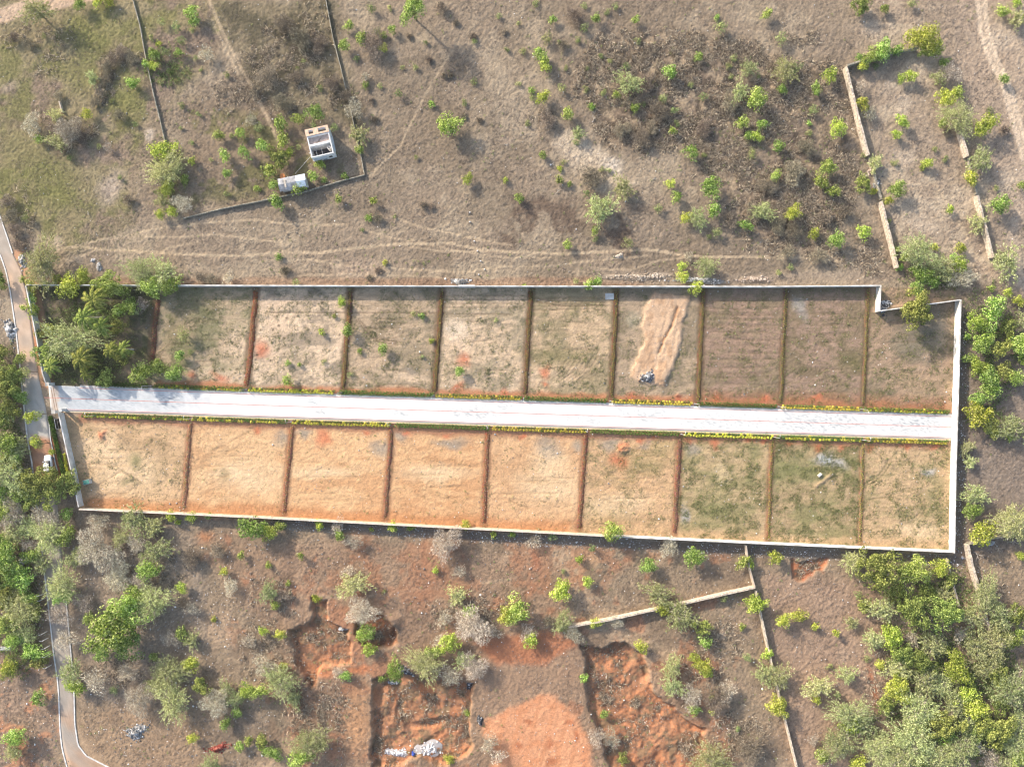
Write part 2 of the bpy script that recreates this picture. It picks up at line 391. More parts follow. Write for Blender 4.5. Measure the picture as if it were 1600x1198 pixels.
# red earth verge along the boundary wall, north side
blend(line_mask([(60, 441), (300, 441), (700, 441), (1000, 441)], 8, 6, .3), (168, 134, 110), .6)
blend(line_mask([(940, 433), (1080, 436), (1200, 438), (1370, 436)], 12, 8, .3), (176, 158, 138), .6)

# relief of the open land
rough = np.where(inner, 1.0, 0.0).astype(np.float32)
NZ = (NR.random(PX.shape).astype(np.float32) - .5)
CL = (fbm(PX, PY, 5.5, 3, 2, .8) - .5)
HT += rough * ((fbm(PX, PY, 22, 3, 2) - .5) * 0.10 + CL * .08 + (fbm(PX, PY, 120, 5, 2) - .5) * 0.3 + NZ * 0.18)
COL *= (1 + CL * .30 + NZ * .34)[..., None] * np.where(inner, 1, .95)[..., None]
w, m = wNE; HT[w] += m * (fbm(PX[w], PY[w], 16, 2, 3) - .5) * 0.4 * (m > 0.01)

# ---- the walled site
SITE = [(42, 447), (1374, 447), (1373, 485), (1500, 470), (1490, 861), (125, 794), (90, 645)]
wSite = poly_mask(SITE, 2, 0)
blend(wSite, (178, 152, 126)); flat(wSite, 0.0, 0.85); dens(wSite, 'dry', 0.0)
TOPX = [(50, 60), (247, 237), (401, 385), (548, 535), (690, 679), (830, 820), (964, 955), (1099, 1090), (1228, 1220), (1356, 1348), (1494, 1490)]
def ytop(x): return 606 + (x - 150) * 0.0318 + 2
BOTX = [(100, 122), (298, 287), (457, 443), (612, 601), (763, 755), (915, 905), (1062, 1054), (1206, 1200), (1348, 1343), (1487, 1485)]
def ybt(x): return 650 + (x - 130) * 0.0318
def ybb(x): return 794 + (x - 125) * 0.0485
TC = [((120, 110, 92), (88, 92, 66)), ((192, 170, 140), (142, 138, 104)), ((236, 208, 176), (166, 150, 130)), ((206, 180, 150), (162, 146, 120)),
      ((224, 196, 164), (168, 154, 128)), ((212, 184, 150), (162, 148, 116)), ((192, 168, 140), (156, 140, 116)), ((172, 145, 124), (148, 132, 106)),
      ((172, 146, 125), (142, 126, 100)), ((184, 157, 131), (144, 130, 106))]
BC = [((228, 190, 148), (184, 156, 120)), ((238, 196, 150), (216, 168, 124)), ((238, 194, 147), (214, 162, 117)), ((234, 188, 141), (210, 158, 114)),
      ((232, 188, 144), (206, 162, 121)), ((224, 184, 142), (186, 158, 118)), ((206, 178, 138), (164, 152, 110)), ((194, 168, 130), (152, 146, 102)), ((214, 182, 142), (170, 156, 114))]
NOIS = [(.42, .58), (.46, .6), (.5, .62), (.44, .58), (.48, .6), (.46, .58), (.46, .6), (.46, .6), (.46, .6), (.46, .6)]
def quadT(i): (a, b), (c, d) = TOPX[i], TOPX[i + 1]; return [(a, 449), (c, 449), (d, ytop(d)), (b, ytop(b))]
def quadB(i): (a, b), (c, d) = BOTX[i], BOTX[i + 1]; return [(a, ybt(a)), (c, ybt(c)), (d, ybb(d)), (b, ybb(b))]
for i in range(10):
    w = poly_mask(quadT(i), 3, .05); blend(w, TC[i][0]); mottle(w, TC[i][1], 34, NOIS[i][0], NOIS[i][1], .75, i, 1.5)
    mottle(w, TC[i][1], 12, .52, .64, .5, i + 3, 3.0); dens(w, 'weed', [.6, .5, .45, .45, .4, .45, .4, .4, .4, .5][i])
for i in range(9):
    w = poly_mask(quadB(i), 3, .05); blend(w, BC[i][0]); mottle(w, BC[i][1], 44, .46, .66, .6 if i < 5 else .75, i + 2, 1.8)
    mottle(w, BC[i][1], 14, .56, .68, .3 if i < 5 else .5, i + 5, 3.4); dens(w, 'weed', [.20, .05, .04, .05, .08, .30, 1.0, 1.1, .65][i])
w, m = wSite; lowrow = np.where((PY[w] > 640) & (PX[w] < 960), .55, 1.0); GR = (NZ[w] * .22 + (fbm(PX[w], PY[w] * 4.2, 12, 9, 3, .8) - .5) * .46) * m * lowrow; _grain = (w, GR)
HT[w] += NZ[w] * .09 * m + (fbm(PX[w], PY[w] * 2.4, 9, 7, 2) - .5) * .07 * m
# large pale and green shapes inside the plots
def E(cx, cy, rx, ry, c, k=.8, f=.8, wp=.8, rot=0.0): 
    w = ell_mask(cx, cy, rx, ry, f, wp, rot); blend(w, c, k); return w
PEACH = (236, 206, 174); PALE = (240, 218, 190)
for a in [(370, 540, 30, 50), (430, 500, 28, 40), (450, 470, 80, 10), (430, 560, 18, 60), (340, 590, 60, 16), (530, 500, 12, 40), (640, 590, 40, 14), (720, 520, 26, 30), (850, 590, 60, 14), (790, 470, 12, 10)]:
    E(*a, PEACH, .75)
E(715, 512, 22, 18, PALE, .8); E(300, 480, 40, 30, (112, 112, 80), .55); E(275, 520, 20, 28, (135, 125, 90), .5)
E(230, 560, 60, 12, (190, 162, 132), .7, .8, .8, -.5); E(110, 480, 40, 16, (150, 128, 105), .6)
E(870, 555, 60, 16, (112, 114, 72), .6); E(860, 590, 30, 8, (112, 114, 72), .4); E(990, 500, 14, 14, (185, 176, 150), .6); E(1330, 570, 30, 18, (110, 108, 70), .55)
E(1430, 530, 50, 40, (140, 134, 118), .5); E(1250, 485, 12, 22, (172, 166, 156), .8, .8, 1, -.3); E(1470, 520, 12, 30, (205, 182, 150), .6); E(1440, 600, 50, 30, (192, 164, 132), .6)
for a in [(200, 740, 70, 40), (160, 700, 40, 30), (380, 745, 70, 30), (360, 740, 30, 14), (500, 735, 60, 14), (680, 738, 70, 16), (860, 760, 60, 40), (860, 720, 30, 20), (960, 790, 60, 25), (1440, 830, 50, 20), (1250, 840, 60, 8), (1130, 740, 14, 20)]:
    E(*a, (248, 216, 174), .7)
for a in [(1000, 720, 55, 18, .1), (980, 748, 16, 12, 0), (1040, 700, 30, 14, 0), (1180, 740, 12, 60, 0), (1240, 740, 40, 30, 0), (1270, 720, 50, 20, 0), (1120, 760, 30, 50, 0), (1110, 800, 60, 30, 0), (1290, 790, 30, 30, 0)]:
    w = E(*a[:4], (132, 142, 90), .32, .9, 1, a[4]); 
E(215, 722, 12, 14, (140, 140, 95), .7); E(200, 757, 16, 8, (150, 142, 105), .6); E(350, 745, 12, 14, (165, 145, 108), .6)
for a in [(445, 682, 16, 14), (475, 677, 14, 10), (590, 700, 22, 14), (630, 682, 14, 14), (710, 690, 34, 9), (858, 700, 18, 20), (900, 695, 14, 16), (955, 690, 16, 24), (1010, 692, 12, 9), (1078, 700, 14, 14)]:
    E(*a, (172, 162, 146), .75, .8, 1)
for a in [(1070, 805, 11, 14), (1290, 715, 20, 16), (1310, 722, 20, 10), (1448, 737, 12, 12)]:
    E(*a, (196, 190, 182), .85, .7, 1)
E(1290, 712, 14, 9, (232, 232, 232), .85, .6, .8, .6); E(765, 590, 8, 14, (146, 132, 118), .7); E(640, 579, 14, 8, (140, 132, 120), .6)
COL[_grain[0]] *= (1 + _grain[1] * .8)[..., None]
# orange band along the hedges and the foot of the south wall
blend(line_mask([(250, 606), (600, 615), (900, 622), (1490, 641)], 9, 8, .5), (206, 140, 102), .85)
blend(line_mask([(1090, 622), (1490, 635)], 12, 14, .5), (176, 124, 92), .5)
blend(line_mask([(130, 652), (600, 667), (1490, 694)], 9, 8, .4), (176, 124, 98), .75)
blend(line_mask([(140, 789), (450, 803), (750, 818), (900, 828)], 8, 14, .5), (206, 148, 104), .8)
blend(line_mask([(900, 828), (1480, 852)], 5, 8, .5), (216, 180, 140), .7)
blend(line_mask([(1483, 600), (1480, 845)], 6, 6, .4), (206, 176, 140), .4)
# red-orange soil spots in the plots and along the hedges
RED = (222, 128, 92)
for a in [(410, 541, 14, 17), (725, 555, 12, 16), (851, 582, 10, 14), (297, 592, 10, 8), (340, 595, 16, 9), (505, 683, 11, 14), (458, 603, 9, 5), (558, 606, 8, 5), (714, 606, 9, 8), (786, 608, 9, 6), (851, 604, 8, 6), (990, 615, 12, 8), (1058, 619, 8, 7), (1124, 619, 8, 9), (1196, 625, 8, 8), (1278, 625, 10, 6), (540, 620, 8, 5),
          (405, 667, 9, 7), (572, 672, 9, 6), (703, 676, 9, 6), (640, 677, 9, 6), (816, 681, 7, 6), (968, 722, 18, 14), (975, 700, 9, 7), (998, 686, 8, 6), (1022, 684, 7, 5), (1072, 689, 9, 6), (1118, 692, 9, 7), (1170, 692, 10, 6), (1193, 693, 8, 5), (1231, 694, 8, 5), (1279, 694, 10, 6), (1321, 697, 9, 6), (1366, 697, 7, 5), (1415, 697, 9, 5), (1463, 699, 8, 5), (160, 682, 7, 9)]:
    w = E(*a, RED, .72, .9, 1.0)
# patch in the field by the wall too
for e, h in ((ell_mask(975, 703, 8, 5, .9, .8), .45), (ell_mask(160, 682, 5, 7, .9, .8), .4), (ell_mask(1058, 619, 5, 6, .9, .8), .4)): raise_(e, h); HT[e[0]] += e[1] * NZ[e[0]] * .5
# sand mound
MOUND = [(1022, 458), (1078, 464), (1068, 505), (1062, 540), (1052, 585), (1040, 604), (1018, 598), (990, 586), (992, 558), (1004, 534), (1005, 500), (1006, 478)]
wm = poly_mask(MOUND, 2.5, .6); blend(wm, (230, 194, 160), .95); mottle(wm, (200, 162, 128), 10, .48, .62, .7, 2, .5); dens(wm, 'weed', 0)
flat(poly_mask(MOUND, 7, .6), 0.32, 1.0); raise_(ell_mask(1035, 585, 14, 14, .9, .2), .35)
w = win(990, 450, 1090, 610); tx = PX[w] + .22 * PY[w]; ty = PY[w]
trk = ((np.abs(((tx + wx_[w] * .1) / 11) % 1 - .5) < .10) | (np.abs(((ty + wy_[w] * .15) / 14) % 1 - .5) < .07)).astype(np.float32) * (fbm(PX[w], PY[w], 30, 2) > .42)
mm = np.zeros((NY, NX), np.float32); mm[wm[0]] = wm[1]
HT[w] -= trk * mm[w] * .06; HT[w] += mm[w] * (NZ[w] * .10 + CL[w] * .12)
blend(line_mask([(1058, 480), (1052, 505), (1038, 530), (1030, 550)], 2, 2, .2), (190, 142, 104), .7); raise_(line_mask([(1058, 480), (1052, 505), (1038, 530), (1030, 550)], 2, 2, .2), -.2)

# wheel tracks
def track(pts, k=.5, wd=1.2, c=(120, 102, 82), dep=.05, gap=None, wp=.12):
    wmk = line_mask(pts, wd, 1.4, wp); blend(wmk, c, k); raise_(wmk, -dep)
    if gap:
        p2 = []
        for i, p in enumerate(pts):
            a = pts[max(0, i - 1)]; b = pts[min(len(pts) - 1, i + 1)]; dx, dy = b[0] - a[0], b[1] - a[1]; L = math.hypot(dx, dy) + 1e-6
            p2.append((p[0] - dy / L * gap, p[1] + dx / L * gap))
        track(p2, k, wd, c, dep, None, wp)
def arc(cx, cy, rx, ry, a0, a1, n=16, rot=0):
    o = []
    for i in range(n + 1):
        t = math.radians(a0 + (a1 - a0) * i / n); x, y = rx * math.cos(t), ry * math.sin(t); c, s = math.cos(rot), math.sin(rot)
        o.append((cx + x * c - y * s, cy + x * s + y * c))
    return o
track(arc(605, 513, 26, 15, 0, 360, 28, .12), .32, 1.0, (120, 102, 82), .03); track(arc(605, 513, 19, 9, 0, 360, 24, .12), .32, 1.0, (120, 102, 82), .03); track(arc(604, 514, 11, 4, 0, 360, 16, .12), .32, 1.0, (120, 102, 82), .03)
track([(560, 497), (575, 515), (592, 530), (620, 533)], .6, gap=4); track([(420, 487), (470, 488), (560, 488), (700, 489), (800, 492)], .5)
for k, y in enumerate([462, 468, 474, 480]): track([(695, y), (740, y - 1), (820, y + 1)], .3); track([(835, y + 4), (900, y + 2), (950, y + 5)], .3)
track([(838, 470), (880, 478), (945, 477)], .6); track([(838, 466), (880, 474), (945, 473)], .4)
for k in range(9): track([(885 + k * 8, 562 - k), (872 + k * 8, 580), (855 + k * 8, 592)], .3)
for k in range(14):
    y = 470 + k * 10 + R.uniform(-3, 3); x0 = R.uniform(1105, 1140); track([(x0, y), (x0 + 50, y + 2), (x0 + 90, y)], .3)
for k in range(44):
    i = R.choice([1, 3, 4, 5, 7, 8, 9]); x0 = TOPX[i][0] + R.uniform(10, 60); y = R.uniform(480, 620); track([(x0, y), (x0 + R.uniform(30, 60), y + R.uniform(-4, 6))], .28)
for k in range(6): track([(1240 + k * 7, 590), (1258 + k * 7, 575)], .35)
for k in range(60):
    i = R.randrange(0, 6); x0 = BOTX[i][0] + R.uniform(8, 70); y = R.uniform(700, 790); a = R.choice([0, 0, 0, -.5, .4]); L = R.uniform(25, 70)
    track([(x0, y), (x0 + L * math.cos(a), y + L * math.sin(a))], .34, 1.0, (186, 150, 110), .05)
for k in range(7): track(arc(150 + k * 5, 745 + k * 3, 60, 26, -60, 40, 10, .3), .3, 1.0, (160, 142, 110)); track(arc(330, 745, 30 + k * 6, 16 + k * 3, 180, 330, 12, -.4), .22, 1., (180, 148, 112))
track([(930, 728), (960, 752), (985, 775)], .4, 1.4, (150, 140, 100), .06, 4); track([(920, 705), (950, 735), (990, 770)], .4, 1.4, (150, 140, 100), .06, 3)
track(arc(1320, 690, 80, 75, 25, 75, 14), .5, 1.3, (118, 118, 80), .07, 5); track(arc(1400, 790, 46, 30, -70, 80, 14), .4, 1.4, (140, 130, 92), .06, 5)
track([(1355, 780), (1385, 776), (1405, 790), (1415, 810)], .5, 1.3, (140, 130, 92), .06)
for k in range(16): x0 = R.uniform(1395, 1470); y = R.uniform(770, 850); track([(x0, y), (x0 + R.uniform(-6, 20), y + R.uniform(6, 20))], .3, 1.0, (156, 142, 106), .05)
track([(1275, 760), (1290, 748), (1300, 740)], .45, 3, (200, 172, 142), -.18); 
# small dark planting holes
for a in [(407, 515), (426, 515), (436, 528), (444, 528), (436, 544), (445, 552), (402, 554), (423, 563), (432, 494), (448, 496), (435, 508), (465, 474), (521, 493), (503, 473), (530, 523), (370, 577), (335, 580), (348, 577), (308, 470)]:
    E(a[0], a[1], 2.2, 2.2, (84, 78, 60), .9, .6, .1)
# ground west of the site (plot with palms) stays brushy
w = poly_mask([(55, 452), (235, 452), (230, 600), (70, 600)], 6, .2); raise_(w, 0); dens(w, 'weed', .7)

for (a, b), (yt, yb) in zip([(247, 237), (401, 385), (548, 536), (691, 679), (830, 820), (964, 955), (1099, 1090), (1228, 1220), (1356, 1348)], [(466, 563), (452, 606), (452, 610), (452, 614), (452, 618), (452, 622), (452, 627), (452, 632), (452, 636)]):
    blend(line_mask([(a, yt), (b, yb)], 8 if a < 1200 else 5, 6, .22), (124, 100, 78), .75)
for (a, b) in [((298, 657), (287, 797)), ((457, 662), (443, 804)), ((612, 666), (601, 812)), ((763, 671), (755, 820)), ((915, 676), (905, 827)), ((1062, 684), (1054, 834)), ((1206, 689), (1200, 843)), ((1348, 694), (1343, 849))]:
    blend(line_mask([a, b], 8 if a[0] < 1200 else 5, 5, .22), (168, 122, 92), .7)
# ---- excavations in the south
def pit(pts, depth, c=(206, 148, 110), c2=(170, 126, 96), feather=4.5, warp=.95, lump=.5, seed=1):
    w, m = poly_mask(pts, feather, warp)
    lum = (fbm(PX[w], PY[w], 18, seed, 4, .6) - .5) * lump * 2.6 + NZ[w] * .16
    HT[w] = HT[w] * (1 - m) + m * (-depth + lum)
    blend((w, m), c, .95); mottle((w, m), c2, 20, .46, .6, .8, seed); mottle((w, m), (212, 142, 100), 26, .52, .64, .6, seed + 3); mottle((w, m), (142, 124, 98), 12, .50, .62, .75, seed + 5)
    dens((w, m), 'dry', .9); D['scrub'][w] = np.maximum(D['scrub'][w], m * .35 * ss(fbm(PX[w], PY[w], 20, seed), .5, .6))
    return w, m
pit([(583, 1060), (640, 1052), (700, 1062), (738, 1072), (732, 1120), (742, 1165), (700, 1188), (640, 1192), (584, 1200)], 1.4, seed=2)
pit([(909, 1003), (940, 1008), (975, 1003), (1008, 1022), (1020, 1060), (1036, 1100), (1064, 1118), (1104, 1140), (1102, 1230), (975, 1230), (945, 1190), (930, 1118), (918, 1080)], 1.4, seed=4)
pit([(455, 980), (488, 978), (490, 936), (513, 934), (517, 978), (542, 984), (548, 1032), (500, 1046), (486, 1075), (462, 1050)], 1.2, lump=.3, seed=6)
pit([(550, 985), (560, 962), (600, 962), (622, 975), (618, 1006), (572, 1004)], 1.1, c=(120, 84, 64), lump=.3, seed=8)
raise_(ell_mask(610, 975, 16, 16, .8, .4), 1.2)
raise_(line_mask([(628, 1100), (624, 1120), (640, 1138), (670, 1134), (700, 1128)], 5, 6, .3), -.5)
pit([(1235, 872), (1290, 876), (1290, 890), (1255, 905), (1240, 912), (1236, 895)], .5, c=(190, 120, 86), lump=.15, seed=9)
for e in [(475, 1105, 30, 26, (165, 128, 100)), (560, 1125, 22, 70, (214, 164, 122)), (505, 1052, 20, 10, (224, 148, 104)), (560, 1045, 24, 8, (216, 140, 98)), (455, 1098, 12, 5, (214, 150, 108))]: E(*e[:4], e[4], .8)
E(395, 1140, 60, 40, (140, 125, 110), .6); E(430, 1120, 20, 40, (132, 118, 98), .5)
PADX = 1; PAD = [(752, 1125), (800, 1105), (850, 1084), (868, 1086), (900, 1112), (922, 1165), (930, 1240), (740, 1240), (772, 1180)]
w = poly_mask(PAD, 12, .7); blend(w, (236, 172, 130), .95); flat(w, .05, .85); dens(w, 'dry', .02)
wn, m = w; HT[wn] += m * NZ[wn] * .10; COL[wn] *= (1 + (m * (NZ[wn] * .16 + CL[wn] * .3)))[..., None]; mottle(w, (222, 152, 110), 14, .5, .64, .6, 4); st = (np.sin((PX[wn] + .25 * PY[wn]) * .26) > .6) * m; blend((wn, st), (224, 158, 116), .6)
for e in [(890, 1125, 9, 6), (860, 1160, 9, 10), (860, 1190, 8, 8), (812, 1165, 7, 7), (825, 1130, 9, 4), (900, 1145, 6, 9)]: E(*e, (176, 98, 64), .6, .8, .8)
blend(poly_mask([(740, 1020), (880, 990), (910, 1010), (925, 1090), (850, 1080), (760, 1115), (745, 1060)], 16, .6), (176, 146, 120), .85)
blend(poly_mask([(740, 1000), (860, 985), (905, 1005), (850, 1040), (780, 1035)], 14, .6), (204, 132, 94), .75)
mottle(poly_mask([(470, 830), (1000, 850), (900, 980), (480, 940)], 30), (186, 136, 104), 40, .5, .62, .6, 4)
E(925, 875, 14, 16, (205, 168, 130), .7); E(835, 873, 8, 22, (182, 112, 84), .5, .8, .6, -.4); E(320, 840, 14, 14, (208, 146, 104), .7); E(1130, 990, 6, 10, (205, 182, 156), .9, .6, .3)
E(1362, 1072, 6, 40, (200, 128, 92), .8, .8, .5, -.15); E(1320, 1030, 14, 24, (205, 178, 152), .6); E(1480, 690, 3, 3, (200, 180, 150), .5)
# ground just outside the south and east walls: darker strip beneath the scattered litter
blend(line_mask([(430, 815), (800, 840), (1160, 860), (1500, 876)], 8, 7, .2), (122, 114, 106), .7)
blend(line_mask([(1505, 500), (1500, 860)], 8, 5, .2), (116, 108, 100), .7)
# scrub density
w, m = wNE; D['scrub'][w] = np.maximum(D['scrub'][w], m * ss(fbm(PX[w], PY[w], 40, 3), .36, .52))
for e in [(430, 110, 50, 60, .5), (480, 60, 40, 50, .5), (480, 150, 60, 30, .5), (975, 205, 45, 18, .9), (925, 275, 20, 14, .7), (110, 205, 40, 24, .7), (190, 90, 30, 14, .8), (165, 130, 14, 40, .8), (75, 100, 20, 30, .3), (360, 150, 40, 30, .3), (850, 185, 20, 10, .6), (1340, 400, 60, 30, .4), (1200, 380, 40, 14, .4), (40, 350, 14, 50, .6), (1120, 1000, 40, 30, .4),
          (230, 880, 60, 40, .6), (190, 1050, 50, 30, .6), (420, 1010, 40, 50, .5), (730, 960, 60, 30, .5), (1090, 1060, 40, 40, .5), (1160, 1150, 40, 40, .5), (500, 1120, 60, 50, .4), (430, 930, 40, 40, .3), (1450, 1080, 90, 110, .7), (1540, 920, 30, 30, .3), (20, 760, 50, 90, .7), (20, 920, 60, 90, .7), (1470, 425, 50, 20, .6), (1250, 60, 30, 20, .3), (60, 60, 50, 20, .3)]:
    w, m = ell_mask(*e[:4], .9, 1); D['scrub'][w] = np.maximum(D['scrub'][w], m * e[4])

# flat beds under lane and road
LANE_L = [(-60, 300), (-30, 345), (0, 396), (10, 425), (17, 460), (25, 515), (30, 560), (34, 598), (38, 640), (43, 685), (50, 722), (58, 790), (65, 850), (71, 905), (78, 965), (84, 1020), (90, 1060), (92, 1085), (94, 1140), (97, 1168), (105, 1198), (120, 1235)]
LANE_R = [(-30, 270), (-8, 315), (12, 372), (20, 396), (35, 425), (42, 460), (50, 515), (56, 560), (62, 598), (72, 640), (79, 685), (86, 722), (90, 790), (95, 850), (100, 905), (106, 965), (111, 1020), (115, 1060), (116, 1085), (117, 1130), (122, 1163), (135, 1180), (172, 1199), (230, 1225)]
LANE_C = [((a[0] + b[0]) / 2, (a[1] + b[1]) / 2) for a, b in zip(LANE_L, LANE_L)]
def resample(pts, n):
    P = np.array(pts, float); s = np.concatenate([[0], np.cumsum(np.hypot(*np.diff(P, axis=0).T))]); t = np.linspace(0, s[-1], n)
    return np.stack([np.interp(t, s, P[:, 0]), np.interp(t, s, P[:, 1])], 1)
LL = resample(LANE_L, 120); LR = resample(LANE_R, 120); LC = [tuple(x) for x in (LL + LR) / 2]
flat(line_mask(LC, 40, 8), -0.03)
blend(line_mask([(30, 400), (50, 450), (58, 500), (66, 560), (72, 595)], 12, 8, .3), (222, 170, 134), .9)
blend(line_mask([(45, 445), (55, 500), (62, 560)], 5, 5, .3), (198, 120, 84), .6)
blend(line_mask([(84, 690), (92, 740)], 12, 6), (170, 108, 78), .9)
ROAD = [(74, 602), (125, 603.5), (400, 613.5), (800, 626), (1200, 639), (1491, 648.5), (1488, 685), (1200, 676.5), (800, 664), (400, 651.5), (100, 641.5), (78, 642)]
flat(poly_mask(ROAD, 12, 0), 0.0); flat(line_mask([(100, 645), (1487, 690)], 14, 4), 0.0); flat(line_mask([(100, 598), (1487, 643)], 14, 4), 0.0)
# level ground under buildings
flat(ell_mask(500, 225, 34, 34, .5, 0), 0); flat(ell_mask(458, 285, 30, 20, .5, 0), 0)

def ground_z(x, y):
    i = int(np.clip(np.searchsorted(gx, x), 1, NX - 1)); j = int(np.clip(np.searchsorted(gy, y), 1, NY - 1))
    tx = (x - gx[i - 1]) / (gx[i] - gx[i - 1]); ty = (y - gy[j - 1]) / (gy[j] - gy[j - 1])
    return float((HT[j - 1, i - 1] * (1 - tx) + HT[j - 1, i] * tx) * (1 - ty) + (HT[j, i - 1] * (1 - tx) + HT[j, i] * tx) * ty)

GX, GY = np.meshgrid(gx, gy)
Vg = np.stack([GX, GY, HT], -1).reshape(-1, 3)
idx = np.arange(NX * NY).reshape(NY, NX)
Fg = np.stack([idx[:-1, :-1], idx[:-1, 1:], idx[1:, 1:], idx[1:, :-1]], -1).reshape(-1, 4)
me = np_mesh("ground", Vg, Fg, np.clip(COL, 0.01, .85).reshape(-1, 3))
me.polygons.foreach_set("use_smooth", np.ones(len(Fg), bool)); me.materials.append(M['ground'])
tag(link(bpy.data.objects.new("ground", me)), None, None, None, 'structure')

# ------------------------------------------------------------------ lane, road, kerbs, lines
def strip_mesh(name, A, B, z0, z1, nacross, colf, matl, skirt=True):
    """sheet between two pixel polylines of equal length, with a real thickness"""
    n = len(A); V = []; Cc = []
    for i in range(n):
        for k in range(nacross + 1):
            t = k / nacross; px = A[i][0] * (1 - t) + B[i][0] * t; py = A[i][1] * (1 - t) + B[i][1] * t
            x, y = W(px, py); V.append((x, y, z1)); Cc.append(alb(*colf(px, py)) )
    m = nacross + 1; F = []
    for i in range(n - 1):
        for k in range(nacross):
            F.append((i * m + k, (i + 1) * m + k, (i + 1) * m + k + 1, i * m + k + 1))
    nb = len(V)
    V2 = [(v[0], v[1], z0) for v in V]
    def edge(i, j): F.append((i, j, j + nb, i + nb))
    for i in range(n - 1): edge((i + 1) * m, i * m); edge(i * m + m - 1, (i + 1) * m + m - 1)
    for k in range(m - 1): edge(k, k + 1); edge((n - 1) * m + k + 1, (n - 1) * m + k)
    me = np_mesh(name, np.array(V + V2), np.array(F), np.array(Cc + Cc)); me.materials.append(matl)
    return link(bpy.data.objects.new(name, me))
def mixc(a, b, t): t = min(1, max(0, t)); return tuple(x * (1 - t) + y * t for x, y in zip(a, b))
def lanecol(px, py):
    n = float(vn(np.array([px]), np.array([py]), 14, 3)[0]); n2 = float(vn(np.array([px]), np.array([py]), 5, 5)[0])
    c = mixc((176, 166, 156), (204, 190, 174), n)
    if 395 < py < 600: c = mixc(c, (236, 200, 170), .35 + .9 * n * min(1, (py - 395) / 20) * (1 if py < 560 else .6) - .2)
    if 590 < py < 685: c = mixc(c, (214, 211, 204), .7)
    if 685 <= py < 760: c = mixc(c, (198, 142, 108), .5 + .5 * n)
    if py > 1040: c = mixc(c, (200, 164, 136), max(0, n - .45) * 1.6 + max(0, py - 1150) / 90)
    k = 1 + (n2 - .5) * .12
    return tuple(min(245, x * k) for x in c)
lane = strip_mesh("lane", [tuple(p) for p in LL], [tuple(p) for p in LR], -0.2, 0.02, 8, lanecol, M['lane']); tag(lane, None, None, None, 'structure')
NRD = 420
def road_edge(pts, n=NRD): return [tuple(p) for p in resample(pts, n)]
RN = road_edge([(76, 602), (125, 603.5), (400, 613.5), (800, 626), (1200, 639), (1491, 648.5)]); RS = road_edge([(80, 641.5), (125, 642), (400, 651.5), (800, 664), (1200, 676.5), (1488, 685.5)])
GREY = [(150, 620, 70, 22, .6), (262, 625, 28, 14, .8), (180, 632, 60, 10, .5), (490, 628, 14, 5, .55), (503, 645, 10, 7, .6), (625, 646, 22, 7, .5), (745, 645, 45, 12, .55), (790, 635, 20, 8, .4), (1010, 650, 60, 14, .4), (1130, 660, 90, 16, .4), (1280, 660, 90, 18, .62), (1430, 662, 70, 18, .6), (920, 655, 40, 10, .35)]
def roadcol(px, py):
    n = float(vn(np.array([px]), np.array([py]), 12, 2)[0]); c = (254, 251, 246)
    c = mixc(c, (238, 236, 232), n * .4)
    g = 0
    for cx, cy, rx, ry, k in GREY:
        q = ((px - cx) / rx) ** 2 + ((py - cy) / ry) ** 2
        g = max(g, k * max(0, 1 - q * .7))
    if g > 0 and R.random() < .15 + g * .5: c = mixc(c, (160, 168, 174), min(1, g * (0.35 + R.random())))
    if px < 330: c = mixc(c, (192, 201, 208), .6 * (1 - px / 360) + .2 * n)
    if 80 < px < 92: c = mixc(c, (226, 196, 170), .6)
    return c
road = strip_mesh("road", RN, RS, -0.2, 0.13, 26, roadcol, M['road']); tag(road, None, None, None, 'structure')
def band(name, pts, w_m, z0, z1, matl, n=None, kind='structure'):
    """thin solid band following a pixel polyline"""
    P = resample(pts, n or max(2, int(len(pts) * 6))); P = [W(*p) for p in P]; mb = MB(); L = []; Rr = []
    for i, p in enumerate(P):
        a = P[max(0, i - 1)]; b = P[min(len(P) - 1, i + 1)]; dx, dy = b[0] - a[0], b[1] - a[1]; q = math.hypot(dx, dy) + 1e-9
        nx, ny = -dy / q * w_m / 2, dx / q * w_m / 2; L.append((p[0] + nx, p[1] + ny)); Rr.append((p[0] - nx, p[1] - ny))
    n = len(P); vs = [(x, y, z1) for x, y in L] + [(x, y, z1) for x, y in Rr] + [(x, y, z0) for x, y in L] + [(x, y, z0) for x, y in Rr]; fs = []
    for i in range(n - 1):
        fs += [(i, n + i, n + i + 1, i + 1), (2 * n + i, i, i + 1, 2 * n + i + 1), (n + i, 3 * n + i, 3 * n + i + 1, n + i + 1)]
    fs += [(0, 2 * n, 3 * n, n), (n - 1, 2 * n - 1, 4 * n - 1, 3 * n - 1)]
    mb.add(vs, fs); o = mb.build(name, matl)
    if kind: o['kind'] = kind
    return o
band("kerb", LANE_L, .28, -.2, .12, M['kerb'], 90)
band("kerb", [(-30, 270), (-8, 315), (12, 372), (20, 396)], .28, -.2, .12, M['kerb'], 20)
band("kerb", [(100, 905), (106, 965), (111, 1020), (115, 1060), (116, 1085), (117, 1130), (122, 1163), (135, 1180), (172, 1199), (230, 1225)], .28, -.2, .12, M['kerb'], 60)
band("kerb", [(76, 650), (79, 685), (87, 725), (90, 735)], .2, -.2, .10, M['kerb'], 20)
def off(pts, dy): return [(x, y + dy) for x, y in pts]
RNp = [(125, 603.5), (400, 613.5), (800, 626), (1200, 639), (1491, 648.5)]; RSp = [(100, 641.4), (125, 642), (400, 651.5), (800, 664), (1200, 676.5), (1488, 685.5)]
shoulder_m = mat("dusty concrete shoulder", tuple(alb(238, 214, 180)), var=.08, scale=1.5)
